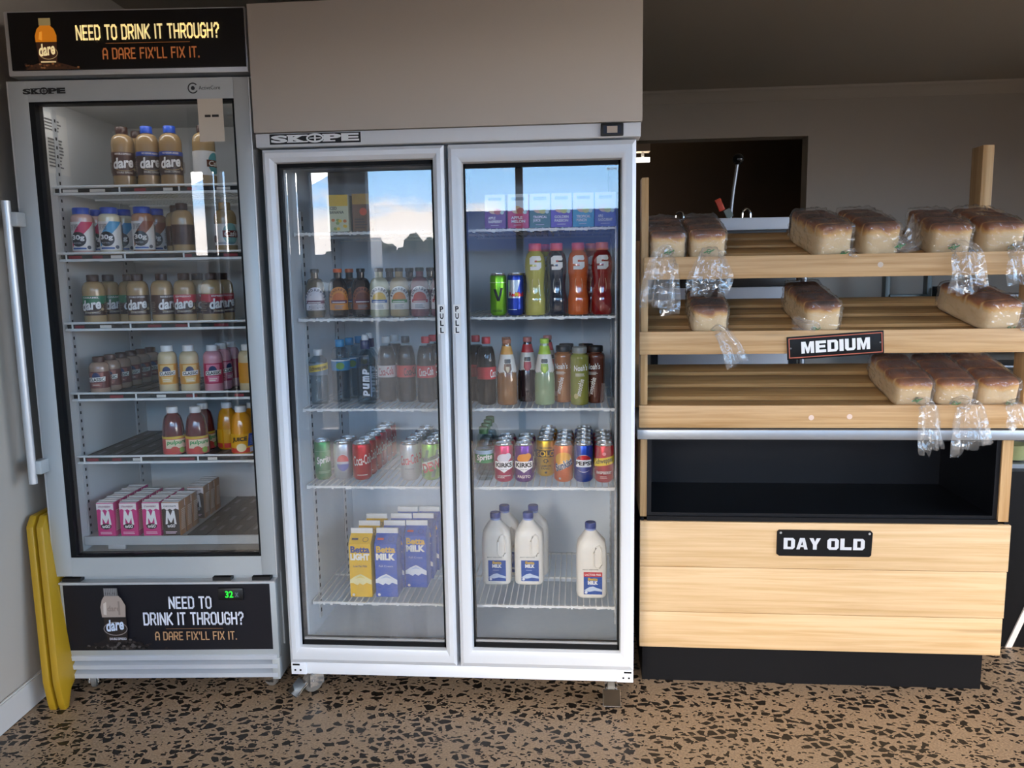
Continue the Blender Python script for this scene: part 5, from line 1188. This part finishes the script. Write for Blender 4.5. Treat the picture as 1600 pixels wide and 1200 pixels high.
def stock2():
    def q(k, a, b, z_, lab, cat, g_, rot=0):
        if cat in ('bottle', 'can'): rot += .8*math.atan2(.95-a, 2.43+b)
        place(k, I4, a, b, z_, rot, lab, cat, g_)
    z = 1.529; g = 'juice boxes on the top shelf'
    for k, a, n in (('jbP', .700, 'purple juice box, leftmost of the row on the top shelf'), ('jbM', .772, 'crimson juice box between the purple and the green ones'), ('jbG', .841, 'dark green juice box between the crimson and the violet ones'), ('jbV', .908, 'violet juice box in the row on the top shelf'), ('jbT', .976, 'teal juice box between the violet and the navy ones'), ('jbB', 1.0435, 'navy juice box at the right end of the top shelf')):
        q(k, a, .13, z, n, 'juice box', g)
    q('iced', .196, .13, z, 'yellow and green drink carton left of the brown one on the top shelf', 'carton', 'cartons on the top shelf')
    q('icedB', .268, .14, z, 'brown carton with a red dot right of the yellow one', 'carton', 'cartons on the top shelf')
    z = 1.255; g = 'stubby soda bottles on the second shelf'; c = 'bottle'
    q('bundS', .100, .13, z, 'stubby soda bottle with a speckled white label, left end of the shelf', c, g, .05)
    q('bundO', .177, .13, z, 'dark stubby soda bottle with an orange label', c, g, .1)
    q('bundO', .194, .206, z, 'dark orange-labelled stubby bottle behind the front orange-labelled one', c, g, .5)
    q('bundD', .248, .150, z, 'black stubby bottle with a brown label, right of the orange one', c, g, .15)
    q('bundL', .314, .13, z, 'pale stubby bottle with a yellow and blue label', c, g)
    q('bundK', .331, .208, z, 'stubby bottle behind the yellow-labelled one', c, g)
    q('bundG', .380, .13, z, 'amber stubby bottle with an orange and green label', c, g)
    q('bundK', .398, .208, z, 'stubby bottle behind the orange and green labelled one', c, g)
    q('bundP', .4475, .13, z, 'dark pink stubby bottle with a red label', c, g)
    q('bundK', .468, .208, z, 'stubby bottle behind the red-labelled pink one', c, g)
    q('bundP', .5145, .13, z, 'dark pink stubby bottle half hidden by the door frame', c, g)
    g = 'cans and sports drinks on the second shelf'
    q('vcan', .703, .128, z, 'slim lime green can left of the slim blue and silver one', 'can', g)
    q('rbull', .758, .128, z, 'slim blue and silver can beside the lime green one', 'can', g, .15)
    q('blackcan', .771, .196, z, 'slim dark can behind the blue and silver one', 'can', g)
    for k, a, col in (('gatY', .822, 'yellow'), ('gatN', .890, 'navy blue'), ('gatO', .959, 'orange'), ('gatR', 1.0345, 'deep red')):
        q(k, a, .132, z, '%s sports drink bottle in the front row of the second shelf' % col, c, g, .05)
    q('gatY', .846, .212, z, 'yellow sports drink bottle standing behind the front yellow one', c, g, .3)
    q('gatR', 1.002, .205, z, 'red sports drink bottle behind the orange one', c, g, .3)
    z = .961; g = 'bottles on the third shelf'
    q('tonic', .086, .168, z, 'clear soda bottle with a yellow and grey label, far left of the third shelf', c, g)
    for k, (a, b) in enumerate(((.148, .215), (.160, .288), (.174, .362))): q('water', a, b, z, 'water bottle with light blue cap, %s in its row' % (ORD[k] if k else 'first'), c, g, .3*k)
    q('pump', .247, .175, z, 'water bottle with white spout and navy cap, front of the two', c, g)
    q('pump', .240, .256, z, 'water bottle with white spout behind the front spouted one', c, g, .4)
    q('sodaD', .306, .226, z, 'cola bottle with a pale grey cap, front of the two', c, g, -.1)
    q('sodaD', .318, .298, z, 'cola bottle with a pale grey cap behind the other', c, g, .3)
    q('sodaZ', .373, .226, z, 'cola bottle with a black cap', c, g, .6)
    for k, (a, b) in enumerate(((.446, .206), (.458, .276), (.470, .346))): q('sodaR', a, b, z, 'red-capped cola bottle in the left door, %s in its row' % (ORD[k] if k else 'first'), c, g, .1*k)
    q('sodaR', .656, .160, z, 'red-capped cola bottle in front at the left of the right-hand door', c, g, 1.2)
    q('sodaR', .612, .236, z, 'red-capped cola bottle set back beside the right-hand door edge', c, g, 1.5)
    q('ginger', .724, .160, z, 'brown cone-necked soda bottle in front of the third shelf', c, g, .1)
    q('ginger', .716, .234, z, 'brown cone-necked soda bottle behind the front brown one', c, g, .6)
    q('rasp', .788, .228, z, 'dark cone-necked soda bottle with a raspberry red neck label', c, g)
    q('lime', .848, .160, z, 'pale green cone-necked soda bottle with a lime label', c, g)
    q('rasp', .853, .300, z, 'dark cone-necked soda bottle behind the green one', c, g, .6)
    q('noahO', .908, .206, z, 'orange smoothie bottle beside the pale green soda bottle', c, g, -.3)
    q('noahG', .962, .150, z, 'olive green smoothie bottle with a grey lid', c, g, .1)
    q('noahR', 1.015, .191, z, 'red-brown smoothie bottle at the right end of the third shelf', c, g, -.3)
    q('noahR', .984, .265, z, 'smoothie bottle with a black cap behind the olive green one', c, g)
    q('noahO', .918, .277, z, 'smoothie bottle with a black cap behind the orange one', c, g)
    z = .701; g = 'cans on the fourth shelf'
    q('sprite', .085, .168, z, 'slim green lemonade can at the far left', 'can', g, .25)
    for k in range(2): q('silver', .153, .18+.07*k, z, 'silver can with a red and blue badge, %s in its column' % ORD[k], 'can', g)
    for k in range(6): q('cola', .221+.002*k, .172+.068*k, z, 'red cola can, %s in its column' % ORD[k], 'can', g, .1)
    for k in range(5): q('colaD', .388+.002*k, .168+.068*k, z, 'silver cola can with red script, %s in its column' % ORD[k], 'can', g, -.05)
    for k in range(4): q('dew', .4585+.001*k, .176+.068*k, z, 'green soda can with a red and white logo, %s in its column' % ORD[k], 'can', g, 0)
    for k in range(4): q('spritB', .641, .171+.066*k, z, 'small lemonade bottle with a green cap, %s in its column' % ORD[k], c, 'small green capped bottles')
    for key, a, b, n, col in (('kirkS', .7085, .157, 3, 'raspberry pink soda can'), ('kirkP', .7755, .157, 3, 'purple soda can'), ('solo', .8455, .236, 4, 'yellow soda can'), ('sunk', .9075, .160, 4, 'orange soda can'), ('pepsi', .974, .161, 5, 'blue cola can with a round badge'), ('schw', 1.0415, .156, 4, 'red soda can with a yellow band')):
        for k in range(n): q(key, a+(.001*k if key != 'schw' else 0), b+.068*k, z, '%s, %s in its column' % (col, ORD[k]), 'can', g, .02)
    z = .297; g = 'milk cartons on the bottom shelf'
    for k in range(3): q('mcY', .214+.005*k, .158+.084*k, z, 'yellow light milk carton, %s in its column' % ORD[k], 'carton', g)
    for k in range(4): q('mcB', .302+.006*k, .162+.084*k, z, 'blue milk carton, %s in the middle column' % ORD[k], 'carton', g)
    for k in range(3): q('mcB', .387+.007*k, .25+.084*k, z, 'blue milk carton, %s in the right-hand column' % ORD[k], 'carton', g)
    g = 'milk jugs on the bottom shelf'
    q('jug', .666, .285, z, 'white milk jug with blue label, front one at the left', 'milk jug', g)
    q('jug', .690, .372, z, 'white milk jug behind the left-hand front one', 'milk jug', g)
    q('jug', .782, .288, z, 'white milk jug with blue label, front one in the middle', 'milk jug', g)
    q('jug', .795, .375, z, 'white milk jug behind the middle front one', 'milk jug', g)
    q('jugL', 1.0, .180, z, 'white milk jug with a red and blue label, alone at the right', 'milk jug', g)
stock2()

# ------------------------------------------------------------------ surroundings
def wet_sign():
    YL = mat('sign_yellow', '#b08a1c', .4, bump=.04); M = TR(-.757, .10, 0, rz=.10)
    o = empty('wet_floor_sign'); o.matrix_world = M; tag(o, 'folded yellow wet floor sign leaning between the wall and the narrow fridge', 'sign')
    for x, nm in ((-.032, 'board'), (0, 'board')):
        pts = [(-.235, 0), (-.215, 0), (-.185, .05), (-.14, .075), (-.13, .13), (.13, .13), (.14, .075), (.185, .05), (.215, 0), (.235, .01), (.245, .10), (.18, .60), (.15, .63), (-.15, .63), (-.18, .60), (-.245, .10), (-.24, .02)]
        b = MB(); b.prism(pts, x, x+.022, YL, 'yz', bev=.003)
        bmesh.ops.transform(b.bm, matrix=Matrix.Shear('YZ', 4, (0, 0)) if False else TR(ry=0), verts=b.bm.verts)
        for v in b.bm.verts: v.co.x -= v.co.z*.085*(1 if x < 0 else 1)
        b.build('board', o)
    b = MB(); b.box(-.085, -.03, -.05, .05, .60, .625, YL, bev=.004); b.build('hinge', o)
wet_sign()

def kitchen():
    W = mat('slicer_enamel', '#c3c6cd', .4)
    o = empty('bread_slicer', (1.61, 1.45, 0)); tag(o, 'white bread slicing machine with a ball-topped lever behind the stand', 'slicer')
    b = MB(); b.box(-.30, .315, -.25, .25, .06, 1.315, W, bev=.008); b.build('body', o)
    b = MB(); b.box(-.30, .315, -.24, .24, 1.315, 1.37, BLACK, bev=.004); b.box(.29, .325, -.252, -.22, 0, 1.33, BLACK); b.box(-.32, -.29, -.252, -.22, 0, 1.33, BLACK); b.build('frame', o)
    b = MB(); b.box(-.30, .27, -.22, .22, 1.37, 1.575, mat('slicer_dark', '#3a3a3c', .5)); b.box(-.31, .275, -.25, .24, 1.565, 1.618, W, bev=.004); b.build('feed_table', o)
    b = MB(); b.tube([(.035, -.16, 1.60), (.05, -.155, 1.75), (.066, -.15, 1.866)], .007, STEEL, 10); b.build('lever', o)
    t = bmesh.new(); bmesh.ops.create_uvsphere(t, u_segments=20, v_segments=14, radius=.025); b = MB(); b.add(t, mat('lever_ball', '#0d0d0e', .12), True, TR(.068, -.15, 1.882)); b.build('lever_knob', o)
    o = empty('scraper', (1.63, 1.25, 1.621)); tag(o, 'orange-handled scraper standing on the slicer', 'scraper')
    b = MB(); b.box(-.014, .016, -.006, .006, 0, .04, mat('scraper_blade', '#6c7268', .4), rot=Matrix.Rotation(R(-28), 4, 'Y')); b.build('blade', o)
    b = MB(); b.box(-.052, -.024, -.008, .008, .03, .086, mat('orange_grip', '#c8401e', .45), bev=.004, rot=Matrix.Rotation(R(-24), 4, 'Y')); b.build('handle', o)
    # sink bench below the opening with two taps
    o = empty('sink_bench', (1.6, 2.2, 0)); tag(o, 'stainless sink bench below the kitchen opening', 'bench')
    b = MB(); b.box(-.5, .6, -.25, .45, 1.45, 1.49, STEEL, bev=.003); b.build('top', o)
    for x in (-.47, .57):
        for y in (-.22, .42): b = MB(); b.tube([(x, y, 0), (x, y, 1.45)], .018, STEEL); b.build('leg', o)
    for i, (x, s, h) in enumerate(((1.905, -1, .27), (1.50, 1, .26))):
        t = empty('tap', (x, 2.1, 1.491)); tag(t, ['chrome swan-neck tap right of the orange scraper', 'chrome swan-neck tap behind the left-hand loaves'][i], 'tap')
        b = MB(); b.tube([(0, 0, 0), (0, 0, h*.75)]+[(s*.022*(1-math.cos(R(a))), 0, h*.75+.03*math.sin(R(a))) for a in range(20, 200, 20)]+[(s*.045, 0, h*.66)], .007, CHROME, 10); b.build('spout', t)
        b = MB(); b.lathe([(.025, 0), (.025, .012), (.012, .02), (.01, .03)], BLACK, 16); b.build('base', t)
    o = empty('tube_light', (1.43, 3.6, 2.19)); tag(o, 'lit fluorescent tube fitting inside the dark kitchen', 'light')
    b = MB(); b.box(-.5, .06, -.02, .02, 0, .03, mat('tube_glow', '#fff3dc', .5, emit=6)); b.build('tube', o)
    b = MB(); b.box(-.5, .06, -.05, .05, .07, .30, mat('fitting', '#d8c8b8', .6)); b.box(-.4, -.38, -.01, .01, .02, .08, WHITE); b.box(.0, .02, -.01, .01, .02, .08, WHITE); b.build('fitting', o)
    G = mat('ladder_grey', '#6f7472', .45, metal=.3)
    o = empty('step_ladder', (2.93, 2.55, 0)); tag(o, 'grey step ladder against the back wall', 'ladder')
    for x in (-.12, .12): b = MB(); b.box(x-.014, x+.014, -.03, .03, 0, 1.42, G, bev=.003); b.build('stile', o)
    for k in range(6): b = MB(); b.box(-.11, .11, -.045, .03, .13+k*.215-.0, .16+k*.215, G, bev=.003); b.build('step', o)
    o = empty('wire_tray_rack', (3.45, 2.4, 0)); tag(o, 'dark rack with pale rails right of the step ladder', 'rack')
    for x in (-.36, .36): b = MB(); b.box(x-.012, x+.012, -.15, .15, 0, 1.28, BLACK); b.build('upright', o)
    for k in range(10): b = MB(); b.box(-.36, .36, -.16, .15, .32+k*.1, .335+k*.1, STEEL, bev=.002); b.build('rail', o)
    # counter at the right edge
    o = empty('counter', (2.45, .47, 0)); tag(o, 'black counter with a white chevron trim at the right edge', 'counter')
    b = MB(); b.box(0, 1.1, 0, .6, 0, .66, mat('counter_black', '#08080a', .5, spec=.2)); b.build('cabinet', o)
    b = MB(); tr = mat('trim_white', '#d9d4d0', .4)
    b.prism([(.068, .0), (.090, .0), (.21, .33), (.19, .33)], -.006, 0, tr); b.prism([(.19, .33), (.21, .33), (.125, .615), (.10, .615)], -.006, 0, tr); b.build('trim', o)
    b = MB(); b.box(.04, 1.1, .05, .55, .66, .675, STEEL); b.box(.04, 1.1, .03, .05, .79, .81, STEEL); b.box(.04, 1.1, .03, .05, .86, .88, STEEL); b.box(.04, .06, .03, .55, .66, .9, STEEL); b.build('shelf_rails', o)
    m = MB(); m.lathe([(.02, 0), (.055, .003), (.06, .02), (.06, .09), (.045, .11), (.045, .115)], CLEAR, 24); o2 = m.build('glass_jar'); o2.location = (2.56, .60, .676)
    tag(o2, 'clear glass jar on the counter at the right edge', 'jar'); m = MB(); m.lathe([(.02, .004), (.05, .006), (.053, .06), (.01, .065)], mat('jar_filling', '#8a8a5a', .7, bump=.8, bscale=60), 20); m.build('contents', o2)
kitchen()

def photographer():
    """stands behind the viewpoint, seen only as a dim reflection in the right-hand door"""
    SKIN = mat('skin', '#b98a6e', .5); TOP = mat('dark_jumper', '#2a2b30', .85); JEAN = mat('dark_trousers', '#1f242e', .85); HAIR = mat('dark_hair', '#211812', .6)
    o = empty('person', (1.13, -2.78, 0)); tag(o, 'person in a dark jumper holding up a phone, mirrored in the right fridge door', 'person')
    def skin(name, V, E, m, sub=2, parent=o):
        me = bpy.data.meshes.new(name); me.from_pydata([v[0] for v in V], E, []); me.materials.append(m)
        ob = bpy.data.objects.new(name, me); COL.objects.link(ob); ob.parent = parent
        md = ob.modifiers.new('skin', 'SKIN'); md.use_smooth_shade = True
        for i, v in enumerate(V):
            d = me.skin_vertices[0].data[i]; r = v[1]; d.radius = r if isinstance(r, tuple) else (r, r); d.use_root = (i == 0)
        sb = ob.modifiers.new('smooth', 'SUBSURF'); sb.levels = sub; sb.render_levels = sub
        return ob
    L, Rr = -1, 1
    def arm(s): return [((s*.155, .0, 1.235), .050), ((s*.215, .06, 1.02), .040), ((s*.10-.10, .235, 1.16), .030), ((s*.07-.13, .285, 1.235), .024), ((s*.055-.145, .295, 1.29), (.030, .016))]
    def leg(s): return [((s*.085, 0, .78), .080), ((s*.095, .015, .43), .055), ((s*.10, -.01, .10), .036), ((s*.105, .10, .035), .036), ((s*.108, .15, .03), .028)]
    V = [((0, 0, .86), (.14, .10)), ((0, 0, 1.02), (.12, .09)), ((0, 0, 1.18), (.15, .10)), ((0, 0, 1.27), (.08, .07)), ((0, .01, 1.335), .045), ((0, .02, 1.39), (.062, .07)), ((0, .025, 1.455), (.072, .085)), ((0, .02, 1.51), (.055, .065))]
    E = [(i, i+1) for i in range(7)]
    for s in (-1, 1):
        b = len(V); V += arm(s); E += [(2, b)]+[(b+i, b+i+1) for i in range(4)]
        b = len(V); V += leg(s); E += [(0, b)]+[(b+i, b+i+1) for i in range(4)]
    body = skin('body', V, E, SKIN)
    V2 = [((0, 0, .80), (.165, .12)), ((0, 0, 1.02), (.14, .11)), ((0, 0, 1.18), (.17, .118)), ((0, 0, 1.28), (.085, .075))]; E2 = [(0, 1), (1, 2), (2, 3)]
    for s in (-1, 1):
        b = len(V2); V2 += [(p, (r if not isinstance(r, tuple) else r[0])+.013) for p, r in arm(s)[:3]]; E2 += [(2, b), (b, b+1), (b+1, b+2)]
    skin('jumper', V2, E2, TOP)
    V3 = [((0, 0, .84), (.155, .115))]; E3 = []
    for s in (-1, 1):
        b = len(V3); V3 += [(p, r+.012) for p, r in leg(s)[:3]]; E3 += [(0, b), (b, b+1), (b+1, b+2)]
    skin('trousers', V3, E3, JEAN)
    for s in (-1, 1):
        skin('shoe', [((s*.10, -.03, .045), .045), ((s*.105, .08, .04), .042), ((s*.108, .17, .032), .034)], [(0, 1), (1, 2)], mat('shoe_black', '#151516', .6))
        w = Vector((s*.055-.145, .295, 1.29))
        for k in range(4):          # fingers curl round the phone's edge
            u = k/3; base = w+Vector((0, .002, .012+.018*k)); t = -s
            skin('finger', [(tuple(base), .009), (tuple(base+Vector((t*.006, .026-.004*abs(u-.4), .006))), .0085), (tuple(base+Vector((t*.026, .034, .010))), .008), (tuple(base+Vector((t*.040-.004*u*t, .028, .011))), .007)], [(0, 1), (1, 2), (2, 3)], SKIN, 1, body)
        skin('thumb', [(tuple(w+Vector((0, -.006, .0))), .011), (tuple(w+Vector((-s*.012, -.014, .025))), .010), (tuple(w+Vector((-s*.026, -.004, .045))), .009)], [(0, 1), (1, 2)], SKIN, 1, body)
    # face and hair
    for s in (-1, 1):
        b = MB(); t = bmesh.new(); bmesh.ops.create_uvsphere(t, u_segments=12, v_segments=8, radius=.012); b.add(t, mat('eye_white', '#e4e0da', .3), True, TR(s*.030, .098, 1.447))
        t = bmesh.new(); bmesh.ops.create_uvsphere(t, u_segments=10, v_segments=6, radius=.006); b.add(t, BLACK, True, TR(s*.030, .107, 1.447)); b.build('eye', body)
    skin('nose', [((0, .098, 1.452), .008), ((0, .118, 1.42), .012), ((0, .108, 1.412), .010)], [(0, 1), (1, 2)], SKIN, 1, body)
    b = MB(); b.box(-.022, .022, .088, .098, 1.384, 1.394, mat('lips', '#9a5a52', .5), bev=.004); b.build('mouth', body)
    for s in (-1, 1): skin('ear', [((s*.072, .02, 1.46), .010), ((s*.080, .015, 1.44), .012), ((s*.073, .02, 1.415), .008)], [(0, 1), (1, 2)], SKIN, 1, body)
    skin('hair', [((0, -.01, 1.535), (.065, .075)), ((0, -.03, 1.49), (.085, .085)), ((0, -.045, 1.42), (.085, .065)), ((0, -.05, 1.34), (.08, .045)), ((0, -.05, 1.27), (.07, .03))], [(0, 1), (1, 2), (2, 3), (3, 4)], HAIR)
    ph = empty('phone', (.953+.03, -2.455, 1.36)); tag(ph, 'black phone held up in both hands by the person', 'phone')
    b = MB(); b.box(-.036, .036, -.004, .004, -.078, .078, BLACK, bev=.003); b.build('case', ph)
    b = MB(); b.box(-.030, -.004, .003, .006, .044, .07, DGREY, bev=.002); b.build('lens_bump', ph)
photographer()
